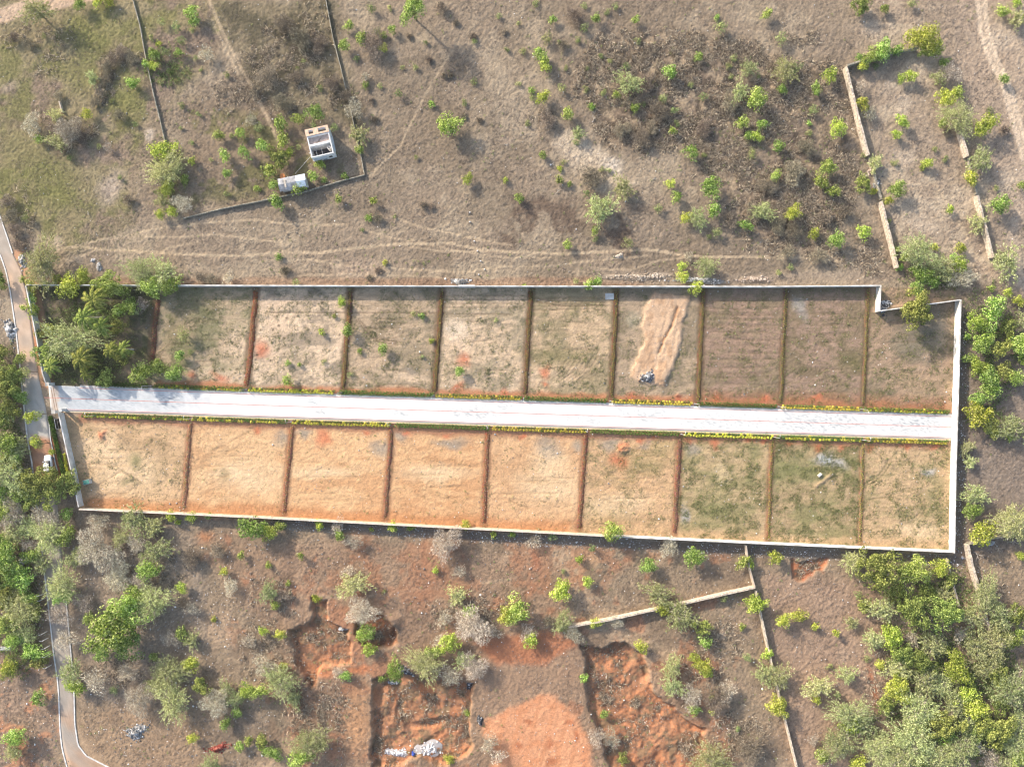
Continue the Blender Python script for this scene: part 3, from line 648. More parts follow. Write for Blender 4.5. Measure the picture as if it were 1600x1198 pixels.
band("shoulder", off(RSp, 1.4), .45, -.2, .10, shoulder_m, 60); band("shoulder", off(RNp, -1.0), .35, -.2, .10, mat("grey concrete shoulder", tuple(alb(226, 214, 205)), var=.08), 60)
mid = [((a[0] + b[0]) / 2, (a[1] + b[1]) / 2 + .2) for a, b in zip([(70, 601.5)] + RNp, [(70, 640)] + RSp[1:])]
band("road_line", mid, .13, .125, .136, M['redline'], 60)
band("road_line", off(RNp, 2.6), .13, .125, .136, M['redline'], 60); band("road_line", off(RSp, -2.0), .13, .125, .136, M['redline'], 60)
for xx in (83, 86.5): band("gate_track", [(xx - 3, 605), (xx + 4, 641)], .12, .125, .138, mat("rusty rail", (.25, .16, .11)), 4)
# ------------------------------------------------------------------ walls
WH = 1.9
_wk = [0]
def wall(name, pts, h, th, body, cop, label, cat="wall", group=None, cop_w=.03, rough_=0.0, piers=0):
    """pts: photo pixels of the wall's top"""
    _wk[0] += 1; h = h + .006 * (_wk[0] % 7)
    P = [W(x, y, h) for x, y in pts]
    if rough_: 
        Pp = resample(P, max(2, int(sum(math.dist(a, b) for a, b in zip(P[:-1], P[1:])) / 1.0))); P = [tuple(p) for p in Pp]
    r = root(name, (P[0][0], P[0][1], 0), 0, label, cat, group)
    def sweep(nm, w_, z0, z1, mt, jit):
        n = len(P); V = []; F = []
        for i, p in enumerate(P):
            a = P[max(0, i - 1)]; b = P[min(n - 1, i + 1)]; d1 = Vector((p[0] - a[0], p[1] - a[1])) if i else Vector((b[0] - p[0], b[1] - p[1]))
            d2 = Vector((b[0] - p[0], b[1] - p[1])) if i < n - 1 else d1
            d1.normalize(); d2.normalize(); t = (d1 + d2).normalized(); nrm = Vector((-t.y, t.x)); k = 1 / max(.4, nrm.dot(Vector((-d1.y, d1.x))))
            ww = w_ / 2 * (1 + (R.uniform(-jit, jit))); zz = z1 * (1 + R.uniform(-jit, jit * .3)) if jit else z1
            for sgn, z in ((1, z0), (1, zz), (-1, zz), (-1, z0)):
                V.append((p[0] + nrm.x * ww * k * sgn - P[0][0], p[1] + nrm.y * ww * k * sgn - P[0][1], z))
        for i in range(n - 1):
            for k in range(4):
                k2 = (k + 1) % 4; F.append((i * 4 + k, i * 4 + k2, (i + 1) * 4 + k2, (i + 1) * 4 + k))
        F.append((3, 2, 1, 0)); F.append(tuple((n - 1) * 4 + k for k in range(4)))
        mb = MB(); mb.add(V, F); return mb.build(nm, mt, r)
    sweep("masonry", th, -.6, h - (.08 if cop else 0), body, rough_)
    if cop: sweep("coping", th + cop_w, h - .08, h, cop, 0)
    if piers:
        P2 = [(a, b) for a, b in zip(P[:-1], P[1:])]
        for a, b in P2:
            L = math.dist(a, b); n = max(1, int(L / piers))
            for i in range(n):
                t = (i + .5) / n; an = math.atan2(b[1] - a[1], b[0] - a[0])
                mb = MB(); q = th / 2 + .05; mb.box(-.15, -q, -.5, .15, q, h - .1, an, (a[0] + (b[0] - a[0]) * t - P[0][0], a[1] + (b[1] - a[1]) * t - P[0][1])); mb.build("pier", body, r)
    return r
GRP = "walls around the plotted site"
wall("boundary_wall", [(41, 445), (400, 446), (800, 447), (1200, 447.5), (1376, 446)], WH, .22, M['grey_wall'], M['cop_white'], "long pale wall along the upper side of the plotted site", group=GRP, piers=6)
wall("boundary_wall", [(1376.5, 445.5), (1374.5, 485.5)], WH, .24, M['white'], M['cop_white'], "short white wall stepping down where the site's upper wall ends", group=GRP)
wall("boundary_wall", [(1373.5, 485.8), (1500, 468.5)], WH, .22, M['white'], M['cop_white'], "slanting white wall passing under the dark olive tree", group=GRP)
wall("boundary_wall", [(1501.5, 468), (1498, 600), (1493.5, 740), (1491.5, 864)], WH + .1, .26, M['white'], M['cop_white'], "bright white wall along the right end of the plotted site", group=GRP)
wall("boundary_wall", [(123, 795.5), (400, 808.5), (800, 829.5), (957, 838)], WH, .24, M['tan_wall'], M['cop_tan'], "dusty tan wall below the sandy plots at lower left", group=GRP, piers=6)
wall("boundary_wall", [(957.3, 838), (1200, 849.5), (1492, 862.5)], WH, .26, M['white'], M['cop_white'], "white stretch of the site's lower wall, right of the round tree", group=GRP)
wall("boundary_wall", [(91, 645), (103, 700), (113, 745), (122.5, 792)], WH, .22, M['white'], M['cop_white'], "white wall beside the green strip and the parked car", group=GRP)
wall("boundary_wall", [(40, 446.5), (49, 490), (57, 530), (66, 583), (71, 598)], WH, .22, M['white'], M['cop_white'], "white wall between the sandy lane and the palm plot", group=GRP)
FG = "rough stone walls outside the site"
wall("stone_wall", [(1359, 246), (1366, 270), (1372, 292), (1378, 311)], .7, .5, M['stone_dark'], None, "low collapsed wall filling the gap under the pale stone wall", group=FG, rough_=.3)
wall("stone_wall", [(1514, 247), (1520, 275), (1527, 303)], .7, .4, M['stone_dark'], None, "low collapsed wall between the wall stub and the round bush wall", group=FG, rough_=.3)
wall("stone_wall", [(1322.5, 104), (1333, 145), (1345, 195), (1358, 242)], 1.7, .45, M['stone'], None, "pale stone wall running down from the bushy corner, upper right field", group=FG, rough_=.12)
wall("stone_wall", [(1378, 314), (1392, 370), (1404, 418)], 1.6, .40, M['stone'], None, "pale stone wall ending just above the stepped white wall", group=FG, rough_=.12)
wall("stone_wall", [(1324, 102), (1345, 95), (1380, 84), (1436, 74)], 1.5, .40, M['stone_dark'], None, "dark overgrown stone wall under the bushes at upper right", group=FG, rough_=.14)
wall("stone_wall", [(1502, 204), (1513, 244)], 1.6, .45, M['stone'], None, "short stone wall stub below the feathery tree, near the right track", group=FG, rough_=.12)
wall("stone_wall", [(1528, 305), (1540, 350), (1553, 402)], 1.6, .45, M['stone'], None, "stone wall left of the round bush near the right track", group=FG, rough_=.12)
wall("stone_wall", [(1513, 851), (1522, 890), (1532, 925), (1540, 958), (1549, 988)], 1.6, .55, M['stone'], None, "tan stone wall with dead branches heaped along it, lower right", group=FG, rough_=.1)
wall("stone_wall", [(1514, 850), (1535, 845), (1570, 838), (1604, 829)], 1.2, .30, M['stone_dark'], None, "low dark stone wall leaving the picture at right", group=FG, rough_=.14)
wall("stone_wall", [(1481, 873), (1486, 895), (1492, 920), (1500, 948)], 1.3, .28, M['stone'], None, "thin stone wall just below the site's lower right corner", group=FG, rough_=.14)
wall("stone_wall", [(1166, 852), (1171, 885), (1180, 917)], 1.5, .26, M['tan_wall'], None, "short wall dropping from the white lower wall to the tan wall's corner", group=FG, rough_=.08)
wall("stone_wall", [(1180.5, 918), (1130, 929), (1075, 942), (1000, 958), (950, 969), (888, 980)], 1.6, .40, M['stone'], None, "long tan wall slanting across the dry field above the red pit", group=FG, rough_=.1)
wall("stone_wall", [(1182, 924), (1195, 985), (1205, 1030), (1217, 1080), (1229, 1130), (1247, 1202)], 1.5, .30, M['stone'], None, "long thin stone wall running off the bottom edge of the picture", group=FG, rough_=.12)
wall("field_wall", [(206, -4), (218, 40), (228, 95), (240, 150), (250, 190), (258, 224)], .6, .20, M['stone_dark'], None, "low crumbling field wall above the yellow green tree, upper left", group=FG, rough_=.2)
wall("field_wall", [(508, -4), (520, 60), (532, 105), (545, 160), (553, 196), (563, 240), (569, 272)], .6, .18, M['stone_dark'], None, "low thin field wall running from the top edge past the white house", group=FG, rough_=.2)
wall("field_wall", [(569.5, 273), (530, 283), (480, 298), (400, 315), (345, 326), (285, 341)], .7, .2, M['stone_dark'], None, "low dark field wall under the white house and its shed", group=FG, rough_=.2)
wall("field_wall", [(92, 158), (96, 175)], 0.8, .26, M['stone'], None, "short pale wall stub in the grassy field at upper left", group=FG, rough_=.15)

# ------------------------------------------------------------------ soil ridges with seedlings
def leafquads(P, Nn, size, rng, asp=1.0):
    """quads at P facing Nn; size array"""
    n = len(P); Nn = Nn / (np.linalg.norm(Nn, axis=1, keepdims=True) + 1e-9)
    r = rng.normal(size=(n, 3)); u = r - (r * Nn).sum(1, keepdims=True) * Nn; u /= np.linalg.norm(u, axis=1, keepdims=True) + 1e-9
    v = np.cross(Nn, u); s = size[:, None] if np.ndim(size) else size
    u = u * s; v = v * s * asp
    V = np.stack([P - u, P - v * .8, P + u, P + v * .8], 1).reshape(-1, 3)
    return V, np.arange(4 * n).reshape(-1, 4)
def blades(P, Dr, ln, wd, rng):
    """thin triangles from P along Dr"""
    n = len(P); Dr = Dr / (np.linalg.norm(Dr, axis=1, keepdims=True) + 1e-9); r = rng.normal(size=(n, 3)); s = np.cross(Dr, r); s /= np.linalg.norm(s, axis=1, keepdims=True) + 1e-9
    wd = wd[:, None] if np.ndim(wd) else wd; ln = ln[:, None] if np.ndim(ln) else ln
    V = np.stack([P - s * wd, P + s * wd, P + Dr * ln], 1).reshape(-1, 3)
    return V, np.arange(3 * n).reshape(-1, 3)
def np_obj(name, V, F, m, parent=None):
    me = np_mesh(name, V, F); me.materials.append(m); return link(bpy.data.objects.new(name, me), parent)
ORD = ["first", "second", "third", "fourth", "fifth", "sixth", "seventh", "eighth", "ninth", "tenth"]
_rid = []
def ridge(a, b, col, label, group, dotcol, dens_, wid=1.5, hgt=.22):
    A = np.array(W(*a)); B = np.array(W(*b)); L = np.hypot(*(B - A)); n = int(L / .22); m = 8
    d = (B - A) / L; nr = np.array([-d[1], d[0]]); V = []; Cc = []
    for i in range(n + 1):
        t = i / n; wob = (float(vn(np.array([i * .22]), np.array([a[0]]), 3.0, 1)[0]) - .5) * .35 + R.uniform(-.07, .07); ww = wid * R.uniform(.82, 1.15) * (.85 + .3 * float(vn(np.array([i * .22]), np.array([a[0]]), 2.0, 2)[0]))
        e = min(1, min(i, n - i) / 4)
        for k in range(m + 1):
            u = k / m * 2 - 1; z = (1 - u * u) * hgt * (.75 + .5 * R.random()) * e - .06
            p = A + d * L * t + nr * (u * ww / 2 + wob); V.append((p[0], p[1], z if abs(u) < 1 else -.15))
            Cc.append(alb(*[min(255, c * R.uniform(.80, 1.16)) for c in col]))
    F = [(i * (m + 1) + k, (i + 1) * (m + 1) + k, (i + 1) * (m + 1) + k + 1, i * (m + 1) + k + 1) for i in range(n) for k in range(m)]
    me = np_mesh("soil_ridge", np.array(V), np.array(F)[:, ::-1], np.array(Cc)); me.materials.append(M['ridge'])
    o = link(bpy.data.objects.new("soil_ridge", me)); tag(o, label, "soil ridge", group)
    # seedlings in two staggered rows
    rng = np.random.default_rng(int(a[0])); k = int(L / .42 * dens_) * 2; P = []
    for q in range(k):
        t = q / k; s = (-1) ** q * .17 + rng.normal() * .06; p = A + d * L * t + nr * s
        for _ in range(5): P.append((p[0] + rng.normal() * .05, p[1] + rng.normal() * .05, hgt * .95 + rng.uniform(.02, .22)))
    P = np.array(P); V, F = leafquads(P, np.column_stack([rng.normal(size=(len(P), 2)) * .6, np.ones(len(P))]), rng.uniform(.06, .12, len(P)), rng)
    s = np_obj("seedlings", V, F, dotcol, o); s['kind'] = 'stuff'
seed_y = leaf_mat("yellow seedlings", (.20, .18, .03), (.36, .34, .06), (.50, .46, .14)); seed_b = leaf_mat("dull seedlings", (.16, .12, .07), (.28, .20, .12), (.42, .32, .22))
TRC = [(126, 92, 76), (152, 100, 74), (124, 96, 74), (118, 92, 70), (120, 94, 72), (122, 96, 74), (128, 100, 76), (124, 102, 80), (134, 108, 84)]
for i, ((a, b), (yt, yb)) in enumerate(zip([(247, 237), (401, 385), (548, 536), (691, 679), (830, 820), (964, 955), (1099, 1090), (1228, 1220), (1356, 1348)], [(466, 563), (452, 606), (452, 610), (452, 614), (452, 618), (452, 622), (452, 627), (452, 632), (452, 636)])):
    ridge((a, yt), (b, yb), TRC[i], "brown soil ridge, %s from the left in the upper row of plots" % ORD[i], "planted soil ridges between plots", seed_b if i < 2 else seed_y, .7 if i < 2 else .75, 1.15 if i > 6 else 1.45)
for i, (a, b) in enumerate([((298, 657), (287, 797)), ((457, 662), (443, 804)), ((612, 666), (601, 812)), ((763, 671), (755, 820)), ((915, 676), (905, 827)), ((1062, 684), (1054, 834)), ((1206, 689), (1200, 843)), ((1348, 694), (1343, 849))]):
    ridge(a, b, [(168, 122, 94), (164, 116, 88), (158, 110, 86), (160, 108, 82), (156, 108, 84), (150, 108, 86), (152, 118, 90), (156, 130, 100)][i], "brown soil ridge, %s from the left in the lower row of plots" % ORD[i], "planted soil ridges between plots", seed_b if i < 6 else seed_y, .8, 1.35 if i < 6 else 1.15)

# ------------------------------------------------------------------ hedges along the road
def hedge(a, b, yellow, label):
    rng = np.random.default_rng(int(a[0] * 3 + a[1])); A = np.array(W(*a)); B = np.array(W(*b)); L = np.hypot(*(B - A)); d = (B - A) / L; nr = np.array([-d[1], d[0]])
    x0 = A.copy(); r = root("hedge", (A[0], A[1], 0), 0, label, "hedge", "low hedges lining the white road")
    step = .72; n = int(L / step); PY_, PG = [], []
    for i in range(n):
        for row in range(2):
            t = (i + .5 + .5 * row) * step; s = (.25 if row else -.25)
            p = d * t + nr * (s + rng.normal() * .04); yel = yellow and ((row == 0 and rng.random() < .92) or rng.random() < (.1 if yellow == 2 else .35)) and (yellow == 1 or rng.random() < .7)
            k = 44; q = rng.normal(size=(k, 3)); q /= np.linalg.norm(q, axis=1, keepdims=True); q[:, 2] = np.abs(q[:, 2])
            rr = .34 * rng.uniform(.85, 1.15); pts = np.column_stack([p[0] + q[:, 0] * rr, p[1] + q[:, 1] * rr, .25 + q[:, 2] * .38 * rng.uniform(.8, 1.2) + 0 * q[:, 0]])
            if yel:
                top = q[:, 2] > .25; PY_.append((pts[top], q[top])); PG.append((pts[~top] * np.array([1, 1, .8]), q[~top]))
            else: PG.append((pts, q))
    for nm, LST, mt in (("green_foliage", PG, M['hg']), ("yellow_foliage", PY_, M['hy'])):
        if not LST: continue
        P = np.concatenate([x[0] for x in LST]); Q = np.concatenate([x[1] for x in LST])
        V, F = leafquads(P, Q + rng.normal(size=Q.shape) * .35, rng.uniform(.07, .13, len(P)), rng); np_obj(nm, V, F, mt, r)
def yN(x): return float(np.interp(x, [125, 400, 800, 1200, 1491], [603.5, 613.5, 626, 639, 648.5])) - 4.6
def yS(x): return float(np.interp(x, [100, 400, 800, 1200, 1488], [641.4, 651.5, 664, 676.5, 685.5])) + 5.6
HN = [(150, 233, 0), (239, 383, 2), (388, 524, 1), (528, 677, 0), (680, 815, 1), (818, 951, 0), (955, 1084, 1), (1087, 1216, 0), (1219, 1344, 1), (1347, 1484, 2)]
HS = [(128, 296, 2), (300, 452, 2), (456, 612, 1), (616, 765, 0), (768, 918, 1), (921, 1064, 0), (1067, 1208, 1), (1211, 1346, 2), (1349, 1483, 1)]
CN = {0: "dark green", 1: "yellow tipped", 2: "mixed green and yellow"}
for i, (a, b, c) in enumerate(HN): hedge((a, yN(a)), (b, yN(b)), c, "%s hedge on the road's upper side, %s stretch from the left" % (CN[c], ORD[i]))
for i, (a, b, c) in enumerate(HS): hedge((a, yS(a)), (b, yS(b)), c, "%s hedge on the road's lower side, %s stretch from the left" % (CN[c], ORD[i]))
# green strip beside the west wall
rng = np.random.default_rng(5)
def strip_plants(a, b, w_m, n, h, m, name, label, cat):
    A = np.array(W(*a)); B = np.array(W(*b)); d = B - A; L = np.hypot(*d); nr = np.array([-d[1], d[0]]) / L
    t = rng.random(n); s = (rng.random(n) - .5) * w_m; P = np.column_stack([A[0] + d[0] * t + nr[0] * s, A[1] + d[1] * t + nr[1] * s, .05 + rng.random(n) * h])
    V, F = leafquads(P, np.column_stack([rng.normal(size=(n, 2)) * .6, np.ones(n)]), rng.uniform(.08, .16, n), rng); tag(np_obj(name, V, F, m), label, cat)
strip_plants((79, 650), (101, 742), 1.0, 2600, .45, M['hg'], "hedge", "dark green clipped hedge between the lane and the white wall", "hedge")
strip_plants((101, 708), (108, 742), .5, 420, .55, M['hy'], "flower_bed", "row of yellow plants at the foot of the wall by the car", "flower bed")

# ------------------------------------------------------------------ street lamps
def lamp_proto():
    r = root("street_lamp", (0, 0, 0), 0, "", "street lamp", "street lamps along the white road")
    mb = MB(); mb.box(-.17, -.17, -.2, .17, .17, .18); mb.build("base", M['rubble'], r)
    mb = MB(); mb.tube([(0, 0, .18), (0, 0, 2.2), (0, 0, 4.1)], [.07, .055, .045], 8); p = mb.build("pole", M['metal'], r)
    mb = MB(); mb.tube([(0, 0, 4.08), (.12, 0, 4.25), (.5, 0, 4.32)], [.035, .03, .03], 6); mb.build("arm", M['metal'], p)
    mb = MB(); mb.tube([(.40, 0, 4.33), (.6, 0, 4.35), (.85, 0, 4.34)], [.05, .09, .05], 8); h = mb.build("lamp_head", M['white'], r)
    mb = MB(); mb.box(.5, -.06, 4.245, .8, .06, 4.262); mb.build("glass", M['lampglass'], h)
    return r
def copy_tree(o, parent=None):
    c = o.copy(); C.objects.link(c); c.parent = parent
    for ch in o.children: copy_tree(ch, c)
    return c
lp = lamp_proto(); first = True
LN = [236, 385, 534, 678, 818, 953, 1085, 1216, 1342]; LS = [150, 300, 455, 610, 762, 915, 1064, 1208, 1346]
for row, xs_ in ((0, LN), (1, LS)):
    for i, x in enumerate(xs_):
        o = lp if first else copy_tree(lp); first = False
        y = (yN(x) if row == 0 else yS(x)); wx, wy = W(x, y); o.location = (wx, wy, 0); o.rotation_euler[2] = -math.pi / 2 if row == 0 else math.pi / 2
        o['label'] = "slim street lamp on the road's %s side, %s from the left" % ("upper" if row == 0 else "lower", ORD[i])

# ------------------------------------------------------------------ gate and pillars
def pillar(px, py, label):
    x, y = W(px, py, 2.3); r = root("gate_pillar", (x, y, 0), math.radians(4), label, "gate pillar", "white gate pillars at the site entrance")
    mb = MB(); mb.box(-.35, -.35, -.4, .35, .35, 2.2); mb.build("shaft", M['white'], r)
    mb = MB(); mb.box(-.42, -.42, 2.2, .42, .42, 2.32); mb.build("cap", M['cop_white'], r)
pillar(83, 643.5, "square white gate pillar above the black gate leaf"); pillar(73.5, 600, "white gate pillar half hidden under the pale leafy tree")
mbx, mby = W(88.5, 662, 1.6); g = root("gate", (mbx, mby, 0), math.radians(90 + 11), "open black gate leaf folded back along the white wall", "gate")
mb = MB()
for z in (.15, 1.25, 2.1): mb.box(-1.2, -.03, z, 1.2, .03, z + .07)
for x in (-1.2, 1.13): mb.box(x, -.032, .15, x + .07, .032, 2.17)
mb.build("frame", M['white'], g); mb = MB(); mb.box(-1.12, -.018, .22, 1.12, .018, 2.1); mb.build("panel", M['black'], g)
sgx, sgy = W(93, 641, 2.3); r = root("gate_pillar", (sgx, sgy, 0), math.radians(6), "squat grey gate pillar where the white wall meets the road", "gate pillar", "white gate pillars at the site entrance")
mb = MB(); mb.box(-.3, -.3, -.4, .3, .3, 1.95); mb.build("shaft", M['grey_wall'], r); mb = MB(); mb.box(-.36, -.36, 1.95, .36, .36, 2.05); mb.build("cap", M['grey_wall'], r)

# ------------------------------------------------------------------ house
hx, hy = W(499, 222, 3.4); H = root("house", (hx, hy, 0), math.radians(13), "small white flat roofed house with an open dark courtyard", "house")
wallm = mat("limewashed wall", (.74, .73, .71), var=.08, scale=1.5, bump=.2); roofm = mat("warm plaster roof", (.66, .46, .33), var=.15, scale=1.5); floorm = mat("pinkish roof terrace", (.55, .44, .38), var=.2, scale=2)
w2, d2 = 2.6, 3.1
mb = MB(); T = .22
for x0, y0, x1, y1, z in ((-w2, -d2, w2, -d2 + T, 3.3), (-w2, d2 - T, w2, d2, 3.302), (-w2, -d2 + T, -w2 + T, d2 - T, 3.304), (w2 - T, -d2 + T, w2, d2 - T, 3.306)): mb.box(x0, y0, -.2, x1, y1, z)
mb.box(-w2 + T, -.55, -.2, w2 - T, -.1, 3.31); mb.box(-w2 + T, 1.65, 2.4, w2 - T, 1.85, 3.29)
hw = mb.build("walls", wallm, H)
mb = MB(); mb.box(-w2 + T, -.1, 2.45, w2 - T, 1.65, 2.62); tf = mb.build("terrace", floorm, H)
mb = MB(); mb.tube([(-.4, .6, 2.7), (.3, 1.0, 2.68)], .05, 6); mb.tube([(-.8, .3, 2.7), (.1, .5, 2.7)], .05, 6); mb.build("beam", M['bark'], tf)
mb = MB(); y0 = 1.85; y1 = d2 + .35
for q in ((-w2 - .1, y1 - .35, w2 + .1, y1), (-w2 - .1, y0, w2 + .1, y0 + .4)): mb.box(q[0], q[1], 3.31, q[2], q[3], 3.45)
for x0, x1 in ((-w2 - .1, -1.9), (-.9, .3), (2.1, w2 + .1)): mb.box(x0, y0 + .4, 3.312, x1, y1 - .35, 3.448)
mb.build("roof_canopy", roofm, H)
mb = MB(); mb.box(-w2 + T, -d2 + T, -.1, w2 - T, -.55, .12); mb.build("courtyard_floor", mat("dark courtyard floor", (.10, .10, .11), var=.3), H)
mb = MB(); mb.tube([(1.75, -1.5, .12), (1.75, -1.5, 2.9)], [.42, .42], 16); tk = mb.build("water_tank", M['white'], H); mb = MB(); mb.tube([(1.75, -1.5, 2.9), (1.75, -1.5, 2.98)], [.16, .15], 12); mb.build("lid", M['black'], tk)
mb = MB(); mb.box(-.2, -d2 + T, 1.9, -.08, -.57, 2.02); mb.box(-1.5, -d2 + T, 1.9, -1.38, -.57, 2.02); mb.build("cross_beam", M['grey_wall'], H)
mb = MB(); mb.box(-.5, -d2 - .03, 0, .4, -d2 + .02, 2.05); dr = mb.build("door", mat("grey door", (.25, .27, .28)), H); mb = MB(); mb.box(.25, -d2 - .06, 1.0, .32, -d2 - .03, 1.1); mb.build("handle", M['metal'], dr)
for x in (-1.7, 1.5):
    mb = MB(); mb.box(x - .45, -d2 - .03, 1.0, x + .45, -d2 + .02, 1.95); f = mb.build("window", M['white'], H); mb = MB(); mb.box(x - .38, -d2 - .036, 1.07, x + .38, -d2 - .03, 1.88); mb.build("pane", M['black'], f)
for y in (-1.8, .6):
    mb = MB(); mb.box(w2 - .02, y - .5, 1.0, w2 + .03, y + .5, 1.95); f = mb.build("window", M['white'], H); mb = MB(); mb.box(w2 + .03, y - .42, 1.07, w2 + .036, y + .42, 1.88); mb.build("pane", M['black'], f)
mb = MB(); mb.box(-w2, -d2 - .5, 2.2, w2 * .3, -d2 - .002, 2.28); mb.box(w2 + .002, -2.4, 2.2, w2 + .45, 1.2, 2.27); mb.build("sunshade", M['grey_wall'], H)
# shed
sx_, sy_ = W(457, 285, 2.4); SH = root("shed", (sx_, sy_, 0), math.radians(11), "low shed roofed with grey corrugated sheets below the white house", "shed")
mb = MB(); mb.box(-2.95, -1.15, -.2, 2.95, 1.15, 2.0); mb.build("walls", M['grey_wall'], SH)
def corr(x0, x1, y0, y1, z0, z1, matl, nm, per=.2):
    n = int((x1 - x0) / per) * 4; V = []; F = []
    for i in range(n + 1):
        x = x0 + (x1 - x0) * i / n; w = math.sin(i * math.pi / 2) * .03
        for y, z in ((y0, z0), (y1, z1)): V.append((x, y, z + w)); V.append((x, y, z + w - .012))
    for i in range(n):
        a = i * 4; b = a + 4; F += [(a, b, b + 2, a + 2), (a + 1, a + 3, b + 3, b + 1), (a, a + 1, b + 1, b), (a + 2, b + 2, b + 3, a + 3)]
    mb = MB(); mb.add(V, F); return mb.build(nm, matl, SH)
ga = mat("weathered grey sheet", (.34, .34, .35), var=.35, scale=1.2, rough=.6, spec=.4); gb = mat("new pale blue sheet", (.58, .66, .72), var=.08, rough=.5, spec=.5)
corr(-3.3, .75, 0, 1.5, 2.55, 2.2, ga, "roof_sheet"); corr(-3.3, 3.1, -1.5, 0, 2.1, 2.545, ga, "roof_sheet"); corr(.8, 3.1, 0, 1.5, 2.57, 2.22, gb, "roof_sheet")
corr(.9, 2.9, -1.3, 0, 2.20, 2.61, gb, "roof_sheet")
mb = MB(); mb.box(-1.9, -.9, 2.48, -1.5, 1.1, 2.6); mb.build("roof_batten", M['palebark'], SH)
mb = MB(); mb.box(-.4, -1.18, 0, .4, -1.13, 1.9); mb.build("door", M['bark'], SH)
tx_, ty_ = W(441, 275, .8); mb = MB(); mb.tube([(0, 0, 0), (0, 0, .7), (0, 0, .72), (0, 0, .25)], [.55, .62, .55, .5], 16); o = mb.build("plastic_tub", mat("orange plastic", (.62, .25, .10), var=.1)); o.location = (tx_, ty_, 0); tag(o, "round orange tub standing beside the grey shed", "tub")
mb = MB(); a = W(486, 243, .5); b = W(461, 271, .5); mb.tube([(a[0], a[1], .35), ((a[0] + b[0]) / 2, (a[1] + b[1]) / 2, .3), (b[0], b[1], .35)], .045, 6)
for t in (.02, .35, .68, .98): mb.box(-.04, -.04, -.2, .04, .04, .33, 0, (a[0] + (b[0] - a[0]) * t, a[1] + (b[1] - a[1]) * t))
tag(mb.build("water_pipe", M['white']), "thin white pipe from the house corner to the shed", "pipe")

# ------------------------------------------------------------------ car
cx_, cy_ = W(73, 725.5, 1.2); CAR = root("car", (cx_, cy_, .02), math.radians(90 + 4), "white car parked on the lane, tail under the big olive tree", "car")
paint = mat("white car paint", (.80, .81, .82), var=.02, rough=.3, spec=.5); glass = mat("dark car glass", (.02, .025, .03), rough=.15, spec=.6)
def loft(secs, n=14):
    """secs: (x, halfwidth, z0, z1) rounded boxes along x"""
    V = []; F = []
    for x, hw_, z0, z1 in secs:
        for k in range(n):
            t = 2 * math.pi * (k + .5) / n; c, s = math.cos(t), math.sin(t); e = .42
            V.append((x, hw_ * math.copysign(abs(c) ** e, c), (z0 + z1) / 2 + (z1 - z0) / 2 * math.copysign(abs(s) ** e, s)))
    for i in range(len(secs) - 1):
        for k in range(n): k2 = (k + 1) % n; F.append((i * n + k, i * n + k2, (i + 1) * n + k2, (i + 1) * n + k))
    F.append(tuple(range(n))[::-1]); F.append(tuple((len(secs) - 1) * n + k for k in range(n)))
    mb = MB(); mb.add(V, F); return mb
body = loft([(-2.12, .62, .45, .78), (-2.05, .78, .32, .92), (-1.5, .86, .25, .98), (0, .88, .22, 1.0), (1.0, .87, .25, .98), (1.7, .82, .28, .86), (2.02, .72, .32, .76), (2.12, .55, .42, .64)]); bo = body.build("body", paint, CAR, True)
loft([(-1.95, .62, .9, 1.2), (-1.6, .72, .9, 1.46), (-.6, .74, .9, 1.52), (.25, .72, .9, 1.50), (.85, .66, .9, 1.02)]).build("glasshouse", glass, CAR, True)
loft([(-1.62, .60, 1.42, 1.49), (-1.4, .66, 1.42, 1.53), (-.6, .68, 1.44, 1.56), (.2, .64, 1.42, 1.53)]).build("roof", paint, CAR, True)
for x in (-1.3, 1.35):
    for y in (-.80, .80):
        mb = MB(); mb.tube([(x, y - .1, .31), (x, y + .1, .31)], [.31, .31], 16); w = mb.build("wheel", M['black'], CAR); mb = MB(); mb.tube([(x, y + (.1 if y > 0 else -.1), .31), (x, y + (.115 if y > 0 else -.115), .31)], [.18, .17], 12); mb.build("rim", M['metal'], w)
for y in (-.55, .55):
    mb = MB(); mb.box(1.95, y - .14, .58, 2.08, y + .14, .72); mb.build("headlight", M['lampglass'], CAR); mb = MB(); mb.box(-2.11, y - .12, .62, -2.04, y + .12, .82); mb.build("tail_light", M['redbrick'], CAR)
    mb = MB(); s = 1 if y > 0 else -1; mb.box(.55, s * .86 - .04, .95, .72, s * 1.02, 1.08); mb.build("mirror", paint, CAR)

# ------------------------------------------------------------------ small built things
def block(px, py, sx, sy, h, rz, m, name, label, cat, top=None, group=None):
    x, y = W(px, py, h); z = ground_z(x, y); r = root(name, (x, y, z - .05), rz, label, cat, group); mb = MB(); mb.box(-sx / 2, -sy / 2, 0, sx / 2, sy / 2, h); mb.build("body", m, r)
    mb = MB(); mb.box(-sx / 2 + .08, -sy / 2 + .08, h, sx / 2 - .08, sy / 2 - .08, h + .06); mb.build("cover", top or m, r); return r
block(134.5, 753, 1.5, 1.1, 1.0, .25, M['grey_wall'], "water_trough", "small pale trough beside the olive tree inside the wall", "trough", mat("green cover", (.10, .28, .22)))
block(1281.5, 742, 1.0, .55, .4, .7, M['white'], "concrete_slab", "white slab lying near the pale ash patch", "slab")
block(28, 639, .9, .6, .5, .05, M['white'], "plastic_drum", "white box in the dark clearing left of the lane", "box")
block(952.5, 463, 2.0, 1.5, .12, 0, M['grey_wall'], "concrete_slab", "pale grey slab beside a ridge, under the upper wall", "slab")
block(8, 1013, 2.4, .8, .4, 0, M['grey_wall'], "concrete_slab", "long grey slab at the left edge among the trees", "slab")
block(729, 446.5, 3.9, .45, 1.95, 0, M['white'], "repaired_panel", "white repaired panel on the site's upper wall", "panel")
